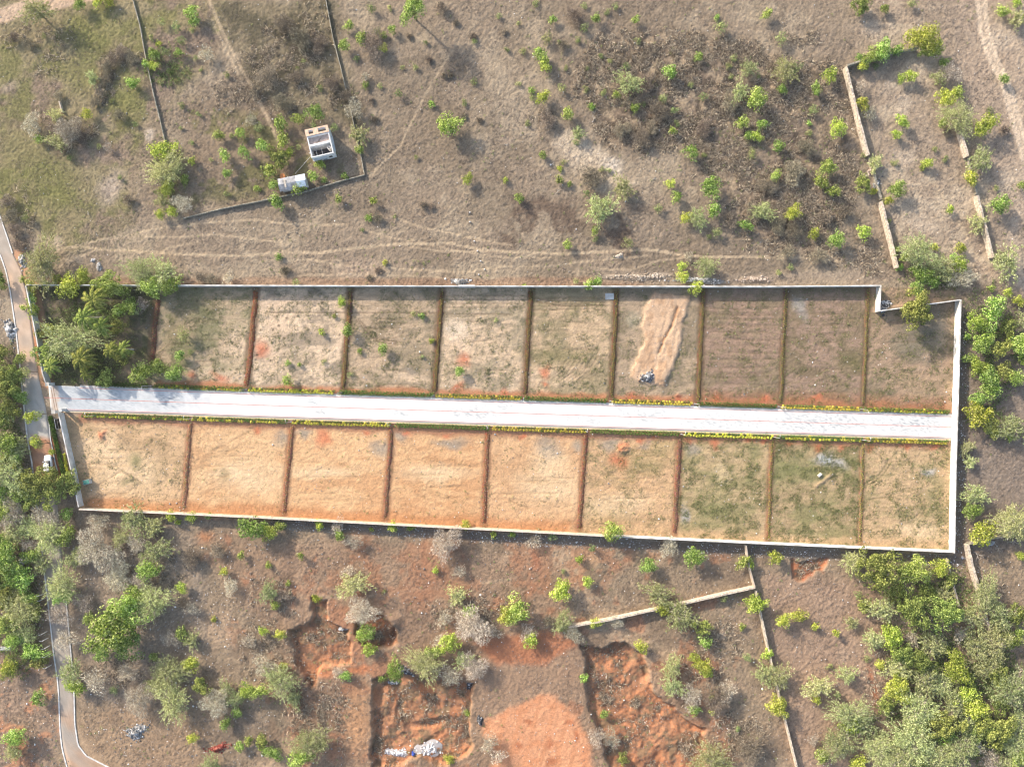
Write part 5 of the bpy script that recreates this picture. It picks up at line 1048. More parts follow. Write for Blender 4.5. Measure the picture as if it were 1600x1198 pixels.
PL = """
l=p 60 20 18 1.4|g 125 8 10|y 155 1 10|y 171 3 8|s 68 56 5|s 254 33 7|s 276 43 8|g 300 20 12 1.2|g 304 34 9|s 299 46 5|s 236 59 6|y 247 68 6|s 282 64 8|g 241 86 10|s 257 82 8|g 280 82 7|g 229 100 7|y 241 103 8|s 306 90 5|d 322 85 12|s 354 117 6|s 313 109 4|s 252 126 6
p 145 123 9|g 207 130 10|s 174 157 4|y 135 179 9|p 88 180 9|d 50 195 16|d 108 205 20|g 61 218 7|p 91 222 12|s 108 246 6|b 92 150 8|b 188 181 10|s 211 193 5|s 155 228 5|d 169 230 8|s 186 277 5
b 190 82 12|b 178 93 11|b 168 106 10|b 163 126 9|b 155 143 10|b 148 160 9|b 206 90 11|b 125 208 16|b 96 198 12|b 22 60 9|b 45 68 9
y 255 238 19 1.3|p 262 265 21|y 262 294 13|g 288 281 8|y 300 252 7|s 330 250 4|g 342 212 9|s 361 212 5|g 375 207 9|g 352 243 10|g 382 238 10|g 355 271 8|s 299 223 5|s 283 164 6|s 310 178 5|s 282 200 4|s 392 184 6|y 250 335 8|y 268 331 9|d 285 318 15|p 255 312 10|d 392 187 10
g 545 40 8|g 538 71 10|g 566 61 11|g 598 55 6|y 598 75 8|b 582 68 22|s 588 50 7|g 613 46 7|s 557 91 6|s 580 13 8|s 609 12 5|g 646 14 21 2.3|s 650 105 5|s 629 105 4|s 665 67 5|g 571 133 6|d 571 121 7|s 594 135 5|s 622 147 7|b 580 157 5|b 585 187 6|g 674 162 6|s 725 160 6|s 741 128 6|g 700 196 19|s 650 245 5|y 730 280 9|y 790 281 5|s 792 77 5|s 779 25 5|s 741 65 5|b 640 57 5|b 690 12 10|b 713 36 5|b 740 57 6|b 704 118 4|b 788 50 5|b 671 94 5|b 694 118 5|b 725 182 5|b 750 188 5
d 553 170 15|p 562 213 12|g 562 234 8|g 492 176 13|g 466 186 10|g 437 192 12|g 443 219 12|s 524 200 7|s 466 229 6|g 411 227 11|t 438 247 17|g 421 266 12|g 490 275 9|g 506 281 5|g 538 274 6|g 467 294 12|g 428 289 9|y 500 257 9|s 405 200 8|y 452 240 9|s 491 197 7|s 465 107 5|s 500 137 6|s 473 95 4|g 401 294 6|b 418 122 18|b 442 160 15|b 470 62 18|b 445 38 16|b 500 70 14|b 520 130 14|b 462 120 12|b 400 140 12|b 540 150 10
s 837 4 6|g 863 31 7|s 810 36 4|s 912 9 6|g 931 29 8|s 962 10 6|s 949 19 5|g 994 30 7|s 913 45 7|s 855 61 9|s 875 65 5|s 903 62 6|s 998 63 6|g 844 84 12|y 852 102 11|s 818 80 6|s 939 86 6|s 953 95 5|s 918 107 4|s 884 106 5|s 978 103 6|p 982 131 16|g 1046 113 12|g 1120 27 5|s 1126 42 11|g 1092 89 8|s 1147 92 6|s 1140 103 6|p 1170 108 11|s 1142 120 5|s 1186 119 4
s 810 131 5|s 879 138 7|g 831 141 6|y 848 153 11|s 832 153 6|s 916 139 6|s 943 144 6|g 963 149 7|g 925 166 6|g 992 169 8|s 1006 163 5|g 887 178 10|s 1054 172 7|s 1098 152 7|s 1080 132 5|s 1036 155 8|p 1155 145 12|g 1182 155 16|g 1199 22 9|g 1159 191 11|g 1190 195 9|g 1170 212 8|y 1182 213 9|s 1175 240 9|s 1058 193 6|g 1051 205 7|g 1080 238 12|s 1100 242 6|p 903 210 9|s 901 222 6|t 848 243 7|s 880 254 5|y 875 263 5|t 874 280 7|t 890 288 5|s 940 265 5|s 951 266 5|y 1048 287 8|g 1110 292 17|p 973 295 14|s 917 303 7|s 824 193 5|b 972 203 13|b 1003 216 15|b 1018 200 10|b 925 277 18|b 855 187 14|b 1010 130 14|b 900 25 14|b 880 70 8|b 1030 175 16|b 985 160 12|b 1140 160 14|b 1100 200 14|b 1240 270 18|b 1200 290 14|b 1180 330 14|b 1260 230 14
t 1345 9 15|t 1382 14 8|s 1424 5 8|y 1444 62 25 1.1|g 1455 80 16|g 1378 80 16|g 1362 88 13|g 1343 92 8|y 1347 102 9|g 1402 80 10|s 1370 102 6|p 1225 112 15|s 1243 106 10|g 1222 140 8|g 1275 140 10|y 1297 118 12|s 1221 62 10|y 1408 123 8|y 1422 120 10|d 1485 114 17|p 1468 122 10|y 1478 153 15|g 1497 144 10|g 1475 98 9|p 1495 186 20|g 1474 192 9|y 1539 196 18|s 1547 172 6|g 1567 18 10|y 1588 4 9|p 1590 30 12|g 1569 124 8|y 1349 163 11|d 1345 138 10|d 1358 178 11|y 1409 190 11|y 1400 211 8|y 1309 200 14|s 1272 172 9|g 1265 192 5|s 1266 208 6|g 1216 229 10|g 1292 262 13|g 1212 275 9|g 1283 284 12|g 1302 298 10|s 1462 232 5|y 1450 255 9|t 1443 261 6|s 1399 254 6|p 1367 254 10|s 1352 240 6|p 1530 251 16|y 1516 278 12|t 1348 287 14|g 1402 296 14|s 1478 248 6|s 1557 293 5|y 1367 298 6|g 1597 290 8|b 1480 208 8|b 1570 205 7
l=p 67 413 26|y 50 446 10|g 34 436 6|g 72 444 7|y 90 438 9|y 110 446 18|y 130 432 13|g 172 447 24|p 222 424 20|p 258 428 18|g 222 438 7|g 238 449 17|g 268 446 15|g 35 480 6|g 52 484 11|g 50 466 8|g 188 485 12|g 204 478 14|d 222 477 11|t 182 512 15|p 112 532 29|t 72 550 19|t 62 523 9|t 79 515 11|s 288 523 13|g 280 556 9|s 296 549 5|g 222 582 18|g 245 574 14|g 274 583 14|s 42 580 8 3|t 10 590 22|t -2 555 16|t 0 440 14|t 22 612 12|s 42 340 8|s 354 302 6|b 12 315 12|b 16 338 12|b 23 360 11|b 29 384 10|b 314 434 10|b 330 437 10|d 357 434 10|b 200 312 9|t 165 590 14|t 190 556 14
g 432 315 12|g 529 310 7|y 584 314 7|g 576 340 6|b 590 341 8|s 616 338 4|s 566 359 4|b 662 321 6|b 674 323 5|g 435 401 6|b 446 423 7|y 601 410 5|b 592 423 6|b 577 434 5|s 461 441 6|y 535 472 8|g 543 516 10|y 502 519 6|g 598 545 9|g 562 549 5|t 522 493 4|g 449 595 9|g 450 567 5|g 467 570 4|s 505 565 5|g 658 493 6|s 646 491 5|y 674 532 5|g 718 580 8|s 660 557 4|s 546 585 5|s 775 500 4
t 812 310 8|p 938 327 19|y 945 322 9|g 930 361 7|s 931 372 6|g 886 383 8|s 981 379 9|g 1057 308 9|s 1028 325 8|g 1115 328 12|y 1071 340 9|p 1090 342 13|g 1165 351 10|p 1192 331 13|s 1120 362 9|s 1109 370 6|p 1103 417 14|y 1066 433 10|y 1065 417 8|d 1076 401 8|g 920 445 9|g 933 440 9|y 1088 450 11|g 819 446 4|s 901 439 5|b 1140 345 12|b 1215 350 14
y 1240 334 13|y 1273 365 9|g 1307 375 13|y 1350 362 11|y 1388 313 8|s 1390 345 6|y 1485 327 7|g 1562 320 16|p 1525 350 12|p 1434 396 22 1.2|y 1414 402 8|y 1401 390 6|g 1408 418 6|y 1460 386 7|y 1501 388 9|p 1570 410 19|g 1438 428 16|g 1455 440 12|p 1472 418 17|y 1500 413 13|g 1490 402 8|d 1508 432 17|d 1490 436 12|t 1430 484 28 1.3|g 1432 452 13|g 1550 450 6|y 1575 457 8|y 1592 470 9|s 1235 418 6|s 1218 426 6|g 1550 486 20|y 1525 503 16|g 1535 535 17|g 1592 540 17|t 1562 545 16|y 1528 573 15|g 1545 595 18|t 1570 582 15|g 1600 562 12|g 1511 526 7|b 1240 360 14|b 1290 340 12|b 1230 395 12|b 1280 400 14|b 1320 330 12
t 0 615 24|t -6 660 22|y 50 651 11 3|s 62 647 7 3|y 55 690 9 3|s 62 694 8 3|y 80 706 6|g 12 692 20|g 22 715 13|p 14 742 24|g 4 770 15|t 62 752 28 1.0|t 86 764 23 1.0|t 110 752 19 1.0|t 50 776 18 1|d 70 808 22|d 20 800 26|p 78 838 24|g 105 836 16|p 22 832 18|g 14 872 24|g 38 900 18|g 105 803 11|d 155 815 17|p 210 812 20|p 238 822 16|y 268 806 9|y 300 808 9|y 278 816 5|g 325 806 6|g 395 826 20|y 420 830 14|g 438 821 9|p 246 860 20|d 212 848 16|g 232 890 17|g 377 867 7|y 350 893 7|d 150 858 34|d 185 900 24|b 300 870 16|b 340 860 12
g 470 868 7|y 500 820 8|d 528 820 11|g 530 836 9|d 553 846 13|y 580 827 4|y 613 823 8|y 641 824 6|d 697 848 23|y 727 820 8|y 771 835 6|y 801 835 6|g 419 883 6|y 680 891 6|d 545 892 10|d 718 892 10
g 957 829 16 1.6|d 835 846 12|s 862 838 7|y 905 873 7|s 880 892 5|s 925 856 7|g 1013 883 13|g 1084 870 16|g 1160 877 11|y 1172 881 7|d 1045 854 15|y 1210 871 11|p 1330 877 14|t 1373 890 32 1.2|g 1428 892 24|y 1470 886 16|y 1527 648 20|g 1530 622 13|t 1547 668 15|g 1554 675 8|p 1578 668 18|y 1580 684 6|p 1512 698 9|p 1515 722 9|p 1522 772 15|g 1518 798 14|y 1535 832 20|p 1580 818 24|y 1596 868 8|g 1545 604 16
t 8 930 22|g 22 905 16|p 30 950 26|g 45 935 14|p 40 990 15|g 55 1018 15|y 15 1042 15|t 62 1035 12|p 98 912 24|g 100 928 15|d 92 960 22|d 104 998 20|p 112 1048 18|y 118 1072 14|d 150 1062 22|g 174 982 37 1.35|g 196 955 27 1.4|g 196 1002 26 1.2|t 140 965 12|g 212 932 18|g 160 1018 14|p 238 940 26|d 222 905 18|d 268 998 15|t 284 988 12|g 240 1025 8|p 266 1048 24|y 298 1036 14|s 178 1078 8|d 218 1092 26|p 270 1092 26|t 316 1070 15|d 338 1096 24|y 388 1078 14|p 370 1090 14|y 285 917 9|y 333 968 5|g 25 1150 16|p 22 1172 14|g 60 1090 12|y 300 1153 9|g 353 1130 10|g 370 1112 9|g 375 1166 9|g 388 1156 8|p 330 1194 16|d 360 915 14|d 300 950 12|b 285 940 12
g 450 911 5|p 420 925 14|y 492 937 8|g 430 945 8|p 553 913 18|d 565 955 22|g 570 990 15|y 577 1015 11|y 411 986 8|y 438 990 9|y 443 1040 7|p 440 1064 24|d 415 1040 20|g 404 1080 14|s 600 925 4|p 715 930 12|g 734 954 12|d 695 965 12|d 738 976 27|y 703 1003 16|p 663 1035 21|g 677 1018 14|d 740 1040 20|d 702 1052 18|g 618 1045 16|g 596 1063 7|g 540 1055 9|y 792 962 15|g 808 952 20|g 470 1182 17|p 488 1158 21|g 425 1175 13|t 410 1158 12|y 702 1190 9|g 730 1118 6|d 765 1158 14|d 778 1180 12|d 530 1050 10|b 440 930 12
y 876 923 17|y 919 908 9|p 880 970 13|y 876 982 6|y 930 973 9|d 962 970 10|p 1028 927 17|y 1038 950 12|p 1062 960 19|y 1002 1009 11|t 1098 980 14|g 1102 1003 10|y 1098 1040 14|y 1105 1048 10|y 1083 1025 8|p 1050 1040 14|p 1050 1070 14|d 1080 1088 18|g 1085 1108 10|b 1120 1090 25|d 1135 1080 16|y 1112 1090 6|y 1133 1084 6|y 1113 1114 5|y 1180 943 16|s 1130 935 7|g 1160 980 6|s 1167 1025 8|y 1199 1021 9|p 1195 1052 14|s 1153 1138 6|b 1172 1168 24|g 913 1060 7|g 945 1120 8|d 932 1150 14|d 956 1158 14|t 975 1190 9|p 1112 1186 23|y 830 1000 12|d 825 988 14|d 896 988 15|b 858 970 10|d 770 985 12
y 1225 970 13|y 1249 961 11|y 1273 978 7|y 1305 988 7|p 1216 1055 16|y 1214 1103 17|p 1278 1072 17|p 1322 1053 12|s 1297 1042 6|p 1330 972 9|s 1341 930 7|y 1275 1092 8|s 1308 1085 7|p 1325 1112 22|p 1342 1130 18|y 1328 1133 15|p 1310 1160 22|g 1283 1180 12|y 1342 1190 12|p 1372 1168 20|y 1374 1037 8|s 1355 1030 6|d 1270 1155 9
t 1425 950 28 1.3|t 1450 925 16|t 1476 958 27 1.3|p 1375 950 17|y 1395 998 18|y 1385 985 12|p 1365 998 14|d 1425 998 12|t 1438 1032 21|p 1455 1005 18|y 1492 1042 23 1.2|y 1402 1073 22 1.1|p 1445 1060 19|y 1508 1082 18|y 1524 1105 20|t 1510 1062 14|p 1520 965 18|p 1538 928 20|p 1552 1005 22|g 1578 1000 14|p 1545 1042 16|p 1580 1075 26|t 1470 1132 25|p 1432 1108 24|p 1424 1155 27|t 1555 1138 27|p 1592 1128 18|p 1500 1172 24|d 1518 1160 18|p 1465 1182 20|d 1548 1188 18|g 1592 1182 16|g 1592 988 9|s 1385 1112 7|d 1500 990 12|t 1485 905 12
t 25 588 16|g 30 618 13|t 18 640 16|p 30 700 14|t 10 725 18|g 30 738 12|g 6 800 16|t 30 778 16|p 46 822 16|t 8 850 16|g 50 868 14|t 2 905 18|p 28 925 14|t 10 975 20|t 52 955 18|g 22 1000 14|p 5 640 14|t 32 560 10
p 1560 960 18|t 1590 960 16|p 1525 1010 18|t 1560 1055 18|p 1490 1100 18|t 1410 1020 18|p 1400 1045 16|t 1385 1100 14|p 1470 1070 16|t 1530 1140 18|p 1510 1130 16|p 1585 1160 20|t 1560 1100 16|g 1480 1150 14|p 1400 1185 20|t 1440 1190 16|p 1575 1195 16|t 1350 945 12|p 1470 930 14|t 1400 925 16|t 1575 510 14|g 1585 590 14|t 1515 560 10|p 1600 500 12
p 190 840 14|p 120 870 16|d 180 870 18|p 65 880 14|d 130 940 18|p 300 1000 12|p 240 1070 14|d 200 1050 16|p 355 1075 12|d 90 830 14|d 45 850 14|d 390 1000 12|p 460 1090 12|d 690 1000 12|p 725 1030 12
"""
ENT = []
for row in PL.strip().splitlines():
    for e in row.strip().split('|'):
        q = e.replace('l=', '').split(); ENT.append((q[0], float(q[1]), float(q[2]), float(q[3]), float(q[4]) if len(q) > 4 else None))
REG = [  # (x0,y0,x1,y1, phrase)
 (0, 0, 110, 120, "by the earth track in the top left corner"), (110, 0, 225, 120, "left of the crumbling field wall, top edge"), (225, 0, 330, 75, "right of the crumbling field wall, top edge"), (225, 75, 400, 150, "below the top left thicket"),
 (-20, 120, 225, 190, "in the grassy field at upper left"), (-20, 190, 140, 260, "in the scrub clump at the left edge"), (140, 190, 232, 300, "near the pale bare patch at upper left"), (232, 225, 320, 350, "in the tree group under the crumbling field wall"), (232, 150, 400, 225, "in the dry yard left of the white house"), (320, 225, 400, 350, "in the dry yard left of the grey shed"),
 (400, 0, 530, 110, "in the scrub between path and thin field wall"), (400, 110, 540, 165, "in the scrub above the white house"), (400, 165, 575, 215, "just above the white house"), (400, 215, 475, 350, "around the grey shed"), (475, 215, 575, 300, "just below or beside the white house"),
 (510, 0, 625, 110, "right of the thin field wall near the top"), (625, 0, 800, 110, "in the open field at top centre"), (540, 110, 680, 260, "in the open field right of the white house"), (680, 110, 800, 260, "in the open field around the round bush"), (510, 260, 800, 390, "in the open field below the white house"), (400, 390, 620, 448, "just above the site's upper wall, left half"),
 (800, 0, 900, 75, "in the top field, left of centre right"), (900, 0, 1010, 75, "at the top edge above the tangled scrub"), (800, 75, 900, 125, "near the pair of bushes left of the scrub"), (900, 75, 1010, 125, "on the upper left rim of the scrub"), (800, 125, 870, 230, "left of the bare pale patch"), (870, 125, 960, 230, "above the bare pale patch"), (960, 125, 1065, 230, "in the middle of the dark scrub"), (800, 230, 1000, 312, "on and around the bare pale patch"),
 (1010, 0, 1210, 75, "at the top edge above the dark scrub's right"), (1065, 75, 1150, 180, "in the upper dark scrub"), (1150, 75, 1210, 180, "in the scrub left of the stone wall"), (1065, 180, 1210, 270, "in the scrub's lower right part"), (1000, 230, 1065, 312, "below the dark scrub"), (1065, 270, 1210, 320, "below the scrub's right part"),
 (1210, 0, 1320, 160, "left of the bushy wall corner, upper right"), (1210, 160, 1330, 250, "left of the upper stone wall"), (1210, 250, 1325, 320, "left of the gap in the stone wall"), (1320, 0, 1410, 110, "along the overgrown dark wall, upper right"), (1410, 0, 1500, 110, "at the right end of the overgrown wall"), (1500, 0, 1610, 160, "beside the right hand earth track, top"), (1320, 110, 1380, 210, "against the pale stone wall"), (1380, 110, 1440, 230, "in the walled field, upper right"), (1440, 110, 1525, 215, "in the column of trees above the wall stub"), (1440, 215, 1610, 300, "around the short stone wall stub"), (1525, 150, 1610, 215, "beside the right hand earth track"), (1325, 210, 1440, 320, "beside the gap in the stone wall"),
 (-20, 300, 45, 400, "on the verge right of the lane, left edge"), (-20, 400, 30, 480, "left of the sandy lane"), (30, 400, 145, 470, "over the site's upper left wall corner"), (145, 400, 300, 470, "over the upper wall above the palm plot"), (140, 300, 400, 440, "in the field above the palm plot"), (20, 470, 95, 620, "beside the sandy lane by the palm plot"), (-20, 480, 30, 640, "in the dark wood left of the lane"), (95, 470, 240, 560, "among the palms"), (95, 560, 300, 605, "along the road's start below the palms"), (240, 500, 300, 570, "in the second upper plot"),
 (400, 448, 548, 610, "in the third upper plot"), (530, 448, 690, 610, "in the fourth upper plot"), (690, 448, 830, 610, "in the fifth upper plot"),
 (800, 312, 1000, 400, "in the field below the bare pale patch"), (1000, 320, 1140, 385, "below the scrub, above the cattle path"), (1140, 320, 1260, 400, "in the scrub's lower edge"), (1260, 320, 1370, 400, "left of the lower stone wall"), (800, 400, 1000, 460, "on the upper wall's middle"), (1000, 385, 1140, 460, "by the rubble along the upper wall"), (1140, 400, 1300, 440, "in scrub just above the upper wall"),
 (1370, 300, 1440, 425, "beside the lower stone wall"), (1440, 300, 1545, 400, "left of the right hand stone wall"), (1545, 300, 1610, 480, "beside the right hand stone wall"), (1395, 398, 1545, 520, "in the thicket above the stepped white wall"), (1505, 470, 1620, 615, "in the tree belt right of the white wall"), (1505, 600, 1620, 700, "right of the white wall, by the road's end"), (1500, 695, 1620, 870, "right of the white wall's lower half"),
 (-20, 600, 48, 730, "in the dark wood left of the lane, lower"), (35, 635, 92, 710, "overhanging the lane above the white car"), (35, 735, 130, 795, "covering the lane below the white car"), (-20, 730, 42, 890, "at the left edge below the wood"), (42, 790, 130, 880, "over the lane below the big olive tree"), (130, 795, 260, 880, "just below the tan wall's left end"), (260, 795, 360, 880, "below the tan wall, left part"), (360, 800, 470, 900, "below the tan wall near two bright bushes"), (470, 800, 600, 900, "below the tan wall, centre left"), (600, 800, 820, 900, "below the tan wall, centre"),
 (820, 800, 1000, 900, "by the round tree on the lower wall"), (1000, 840, 1110, 900, "below the white wall, left of the cross wall"), (1110, 840, 1230, 960, "around the top of the thin cross wall"), (1300, 850, 1500, 915, "in the tree row below the lower right corner"),
 (-20, 880, 82, 980, "in the wood left of the lower lane"), (-20, 980, 82, 1060, "at the left edge by the white posts"), (82, 880, 135, 1020, "over the lower lane"), (135, 880, 250, 1030, "around the biggest round green tree"), (250, 880, 400, 1010, "right of the biggest round green tree"), (82, 1020, 200, 1085, "right of the lower lane, near the bend"), (200, 1010, 310, 1120, "above the grey stone heap"), (310, 1010, 400, 1120, "in the dry thicket at lower left"), (-20, 1060, 95, 1198, "in the bottom left corner"), (250, 1120, 400, 1210, "near the red brick heap"),
 (400, 880, 520, 960, "in the field above the small red pit"), (520, 880, 640, 1010, "right of the small red pit"), (400, 960, 520, 1100, "left of the small red pit"), (520, 1010, 640, 1080, "at the upper rim of the red pit"), (640, 900, 760, 1010, "above the red pit"), (640, 1010, 770, 1080, "on the red pit's upper right rim"), (400, 1100, 520, 1210, "left of the pits at the bottom edge"), (680, 1080, 800, 1210, "on the red pit's right rim"),
 (760, 900, 860, 1010, "above the bare orange pad"), (860, 880, 980, 1000, "at the left end of the slanting wall"), (980, 900, 1110, 1000, "along the middle of the slanting wall"), (980, 1000, 1150, 1060, "between the large pit and the thin wall"), (900, 1050, 1000, 1210, "on the large pit's left rim"), (1000, 1060, 1150, 1130, "at the large pit's right rim"), (1060, 1130, 1200, 1210, "right of the large pit, bottom edge"), (1110, 960, 1180, 1060, "left of the thin long wall"), (1180, 990, 1240, 1125, "on the thin long wall"),
 (1200, 940, 1290, 1000, "below the red scrape, right of the thin wall"), (1290, 915, 1350, 1010, "left of the lower right wood"), (1250, 1010, 1360, 1100, "in the clearing left of the wood"), (1240, 1100, 1360, 1210, "at the bottom edge left of the wood"), (1350, 915, 1405, 1060, "on the upper left rim of the wood"), (1405, 900, 1500, 980, "in the upper part of the wood"), (1405, 980, 1480, 1080, "in the middle of the wood"), (1350, 1040, 1450, 1130, "on the left side of the wood"), (1480, 980, 1535, 1130, "in the wood's bright centre"), (1500, 900, 1610, 980, "over the tan wall by the dead branches"), (1535, 980, 1620, 1110, "on the right side of the wood"), (1360, 1130, 1450, 1210, "at the wood's lower left"), (1450, 1120, 1535, 1210, "at the wood's bottom centre"), (1535, 1110, 1620, 1210, "in the bottom right corner"),
]
def region(x, y):
    for x0, y0, x1, y1, ph in REG:
        if x0 <= x < x1 and y0 <= y < y1: return ph
    bx = "left" if x < 530 else ("centre" if x < 1070 else "right"); by = "top" if y < 400 else ("middle" if y < 800 else "bottom")
    return "in the %s %s of the picture" % (by, bx)
items = []
for ki, x, y, r, f in ENT:
    rm = r * PXM; tree = rm >= 2.0
    if ki == 's' : word = "sprig" if r <= 5 else "shrub"
    elif ki == 'b': word = "brush"
    elif ki == 'd': word = "tree" if tree else "thorn bush"
    else: word = "tree" if tree else ("bush" if r > 6 else "sprig")
    size = "tiny" if r <= 5 else "little" if r <= 8 else "medium" if r <= 13 else "large" if r <= 20 else "big"
    items.append([ki, x, y, r, f, word, size, region(x, y)])
ag = {}
for it in items: ag.setdefault((it[0], it[5], it[6], it[7]), []).append(it)
RANK = ["leftmost", "second from left", "third from left", "fourth from left", "fifth from left", "sixth from left", "seventh from left", "eighth from left", "ninth from left", "tenth from left"]
for k, L in ag.items():
    L.sort(key=lambda i: (i[1], i[2]))
    for j, it in enumerate(L):
        base = "%s %s %s %s" % (it[6], KINFO[it[0]][0], it[5], it[7])
        if len(L) == 1: it.append(base)
        elif len(L) == 2: it.append(base + (", left one" if j == 0 else ", right one"))
        else: it.append(base + (", rightmost" if j == len(L) - 1 else ", " + RANK[j]))
GRPN = {'g': "bright green bushes and trees", 'y': "yellow green bushes and trees", 'p': "pale feathery trees and bushes", 't': "dark olive trees and bushes", 's': "pale green sprigs and shrubs", 'd': "bare dry trees and thorn bushes", 'b': "dry brown brush clumps"}
for n, (ki, x, y, r, f, word, size, reg, label) in enumerate(items):
    if len(label.replace(',', ' ').split()) > 15: label = label.replace(" part", "").replace("on and around", "around").replace(", left of centre right", "")
    rm = r * PXM * ((.98 if x < 470 and y > 795 else 1.12) if ki in 'pd' and r > 9 else 1.08); si = int(np.argmin([abs(math.log(rm / s)) for s in SIZES])); sc = rm / SIZES[si] * 1.06
    fac = f or ({'g': 1.25, 'y': 1.25, 'p': 1.0, 't': 1.1, 's': 1.1, 'd': .85, 'b': .65}[ki]); Ht = max(.5, fac * rm + .25)
    if ki == 's' and f: Ht = 4.5
    if ki == 'y' and f == 3: Ht = 4.8
    hv = min(Ht * .5, rm * {'g': .8, 'y': .8, 'p': .6, 't': .75, 's': .7, 'd': .6, 'b': .5}[ki] * 1.05); cz = Ht - hv * .95
    X, Y = W(x, y, cz); gz = ground_z(X, Y); v = n % 6; rz = R.random() * 6.283
    nm = {'tree': {'d': 'bare_tree', 'p': 'feathery_tree'}.get(ki, 'leafy_tree'), 'bush': {'p': 'feathery_bush'}.get(ki, 'leafy_bush'), 'sprig': 'sprig', 'shrub': 'shrub', 'brush': 'brush_clump', 'thorn bush': 'thorn_bush'}[word]
    cat = {'tree': 'tree', 'bush': 'bush', 'sprig': 'bush', 'shrub': 'bush', 'brush': 'dry brush', 'thorn bush': 'bush'}[word]
    base_hv = SIZES[si] * {'g': .8, 'y': .8, 'p': .6, 't': .75, 's': .7, 'd': .6, 'b': .5}[ki]; zs = hv / base_hv
    if r <= 6:
        o = bpy.data.objects.new(nm, proto(ki, si, v)); C.objects.link(o); o.location = (X, Y, gz + hv * .55); o.scale = (sc, sc, zs); o.rotation_euler = (0, 0, rz); tag(o, label, cat, GRPN[ki]); continue
    ex = R.uniform(.82, 1.2) if r > 8 else 1; rt = root(nm, (X, Y, gz), rz, label, cat, GRPN[ki])
    c = link(bpy.data.objects.new("twigs" if ki in 'db' else "foliage", proto(ki, si, v)), rt); c.location = (0, 0, cz); c.scale = (sc * ex, sc / ex, zs)
    t = link(bpy.data.objects.new("trunk" if word == 'tree' else "stems", tproto(ki, min(si, 4), v)), rt); t.scale = (rm * 1.1, rm * 1.1, max(.3, cz * 1.05))
    if ki == 'p' and r > 8:
        q = link(bpy.data.objects.new("twigs", twproto(si, v)), rt); q.location = (0, 0, cz); q.scale = (sc * ex, sc / ex, zs)
# wood beyond the picture's edge is not needed; palms
def palm(px, py, r, h, label, seed):
    rng = np.random.default_rng(seed); X, Y = W(px, py, h); rt = root("palm_tree", (X, Y, ground_z(X, Y)), 0, label, "palm tree", "coconut palms in the first upper plot")
    bx, by = rng.normal() * .4, rng.normal() * .4; mb = MB(); mb.tube([(bx, by, -.3), (bx * .7, by * .7, h * .35), (bx * .2, by * .2, h * .75), (0, 0, h)], [.24, .17, .14, .15], 8); mb.build("trunk", M['palebark'], rt)
    V = []; F = []; nf = 14; L0 = r * PXM
    for i in range(nf):
        a = 6.283 * i / nf * 1.0 + rng.normal() * .18; L = L0 * rng.uniform(.95, 1.35); up = rng.uniform(.1, .75); pts = []
        for t in np.linspace(0, 1, 9): pts.append(np.array([math.cos(a) * L * t * (1 - .15 * t * up), math.sin(a) * L * t * (1 - .15 * t * up), L * (up * t - (up + .55) * t * t * .9) + .1]))
        side = np.array([-math.sin(a), math.cos(a), 0])
        for k in range(8):
            for j in range(4):
                t = j / 4; p = pts[k] * (1 - t) + pts[k + 1] * t; d = pts[k + 1] - pts[k]; d /= np.linalg.norm(d) + 1e-9; wd = L * .17 * math.sin(math.pi * min(1, (k + t) / 8 * .85 + .12))
                for s in (-1, 1):
                    b = len(V); e = p + side * s * wd + d * wd * .8 + np.array([0, 0, -wd * .45 + rng.normal() * .03]); V += [p - d * .06, p + d * .08, e]; F.append((b, b + 1, b + 2))
        for k in range(8):
            b = len(V); q = side * .035 * (1 - k / 9); V += [pts[k] - q, pts[k] + q, pts[k + 1]]; F.append((b, b + 1, b + 2))
    o = np_obj("fronds", np.array(V), np.array(F), M['c'], rt); o.location = (0, 0, h)
for i, a in enumerate([(145, 468, 21, 6, "tall coconut palm, topmost of the palm group"), (132, 496, 21, 7, "coconut palm just above the big feathery tree"), (127, 560, 21, 4.8, "coconut palm right below the big feathery tree"), (172, 547, 15, 5.5, "small coconut palm right of the big feathery tree"), (192, 545, 14, 5, "small coconut palm, rightmost of the palm group"), (79, 572, 15, 4.2, "coconut palm beside the lane wall above the entrance"), (134, 583, 13, 3.2, "coconut palm nearest the white road"), (158, 510, 15, 5, "coconut palm in the middle of the palm group")]): palm(*a, i + 5)
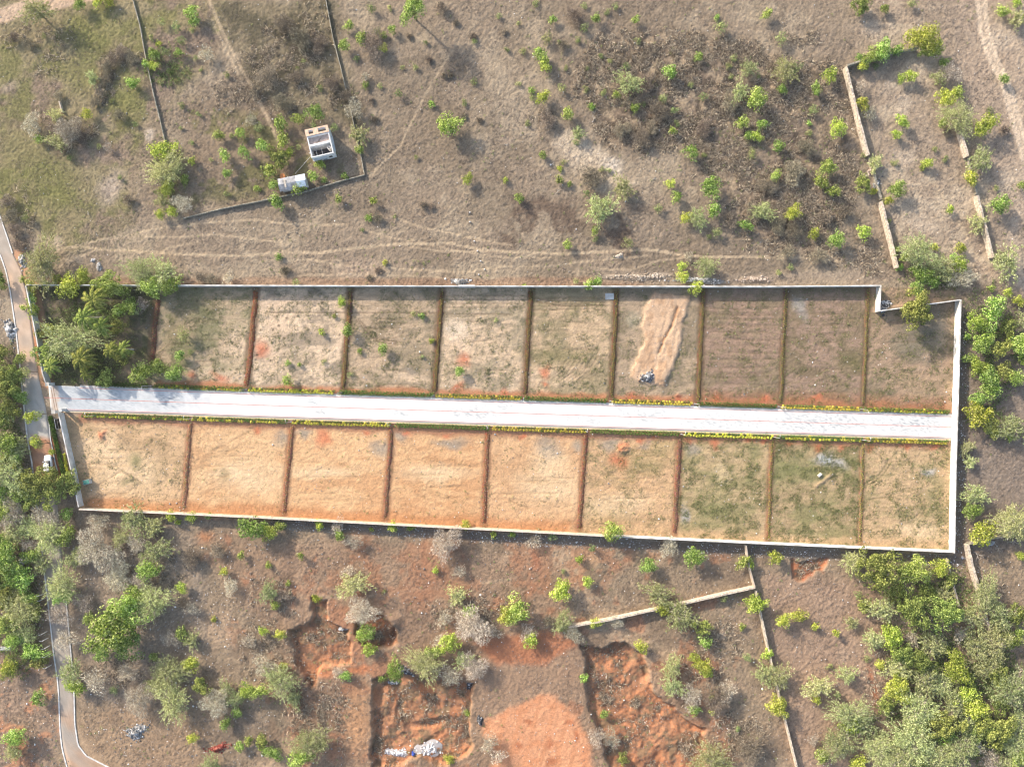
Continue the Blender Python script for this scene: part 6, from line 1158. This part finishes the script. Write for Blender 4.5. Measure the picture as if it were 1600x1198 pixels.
# dead branches
def branch(px, py, L, ang, label, seed):
    rng = np.random.default_rng(seed); X, Y = W(px, py); mb = MB()
    def grow(p, a, l, r, dpt):
        e = (p[0] + math.cos(a) * l, p[1] + math.sin(a) * l, p[2] + rng.uniform(-.05, .25) * l); m_ = ((p[0] + e[0]) / 2 + rng.normal() * .05 * l, (p[1] + e[1]) / 2 + rng.normal() * .05 * l, (p[2] + e[2]) / 2 + .06 * l)
        mb.tube([p, m_, e], [r, r * .8, r * .5], 5)
        if dpt:
            for k in range(3): grow(e if k else m_, a + rng.uniform(-.9, .9), l * rng.uniform(.5, .75), r * .55, dpt - 1)
    grow((0, 0, .08), ang, L * .4, .07, 3); o = mb.build("dead_branch", M['palebark']); o.location = (X, Y, ground_z(X, Y)); tag(o, label, "dead branch", "pale dead branches on the ground")
for i, a in enumerate([(1521, 862, 3, -.5, "dead branch nearest the white wall's lower right corner"), (1527, 884, 2.6, -.8, "dead branch, second down along the tan stone wall"), (1531, 898, 2.4, -.5, "dead branch, third down along the tan stone wall"), (1536, 912, 2.6, -.5, "dead branch, fourth down along the tan stone wall"), (1554, 849, 2.6, -1, "forked dead branch in the shade below the dark wall"), (1574, 846, 3.2, .1, "long dead branch below the dark wall at right"), (926, 190, 1.6, 1.2, "pale dead stick left of the dark scrub"), (860, 257, 1.2, .1, "pale dead stick beside the bare patch, left"), (1018, 281, 1.3, .3, "pale dead stick below the bare patch, right"), (868, 303, 1.8, .7, "pale dead stick below the bare patch, left"), (137, 330, 1.2, -1, "dead stick in the grass above the lane's feathery tree"), (150, 365, 1, -1, "dead stick near the cattle path at left"), (787, 226, 1.4, -.1, "pale dead stick in the open field, centre")]): branch(*a, i)


# ------------------------------------------------------------------ thin haze between the drone and the land
hz = MB(); hz.box(-2300, -2300, -4, 2300, 2300, CH + 4)
hm = bpy.data.materials.new("haze"); hm.use_nodes = True; t = hm.node_tree; t.nodes.clear()
vo = t.nodes.new("ShaderNodeVolumePrincipled"); vo.inputs["Density"].default_value = HAZE; vo.inputs["Color"].default_value = (.97, .95, .92, 1); vo.inputs["Anisotropy"].default_value = .2
oo = t.nodes.new("ShaderNodeOutputMaterial"); t.links.new(vo.outputs[0], oo.inputs["Volume"])
o = hz.build("haze", hm); tag(o, "thin pale haze in the air over the land", None, None, 'stuff')
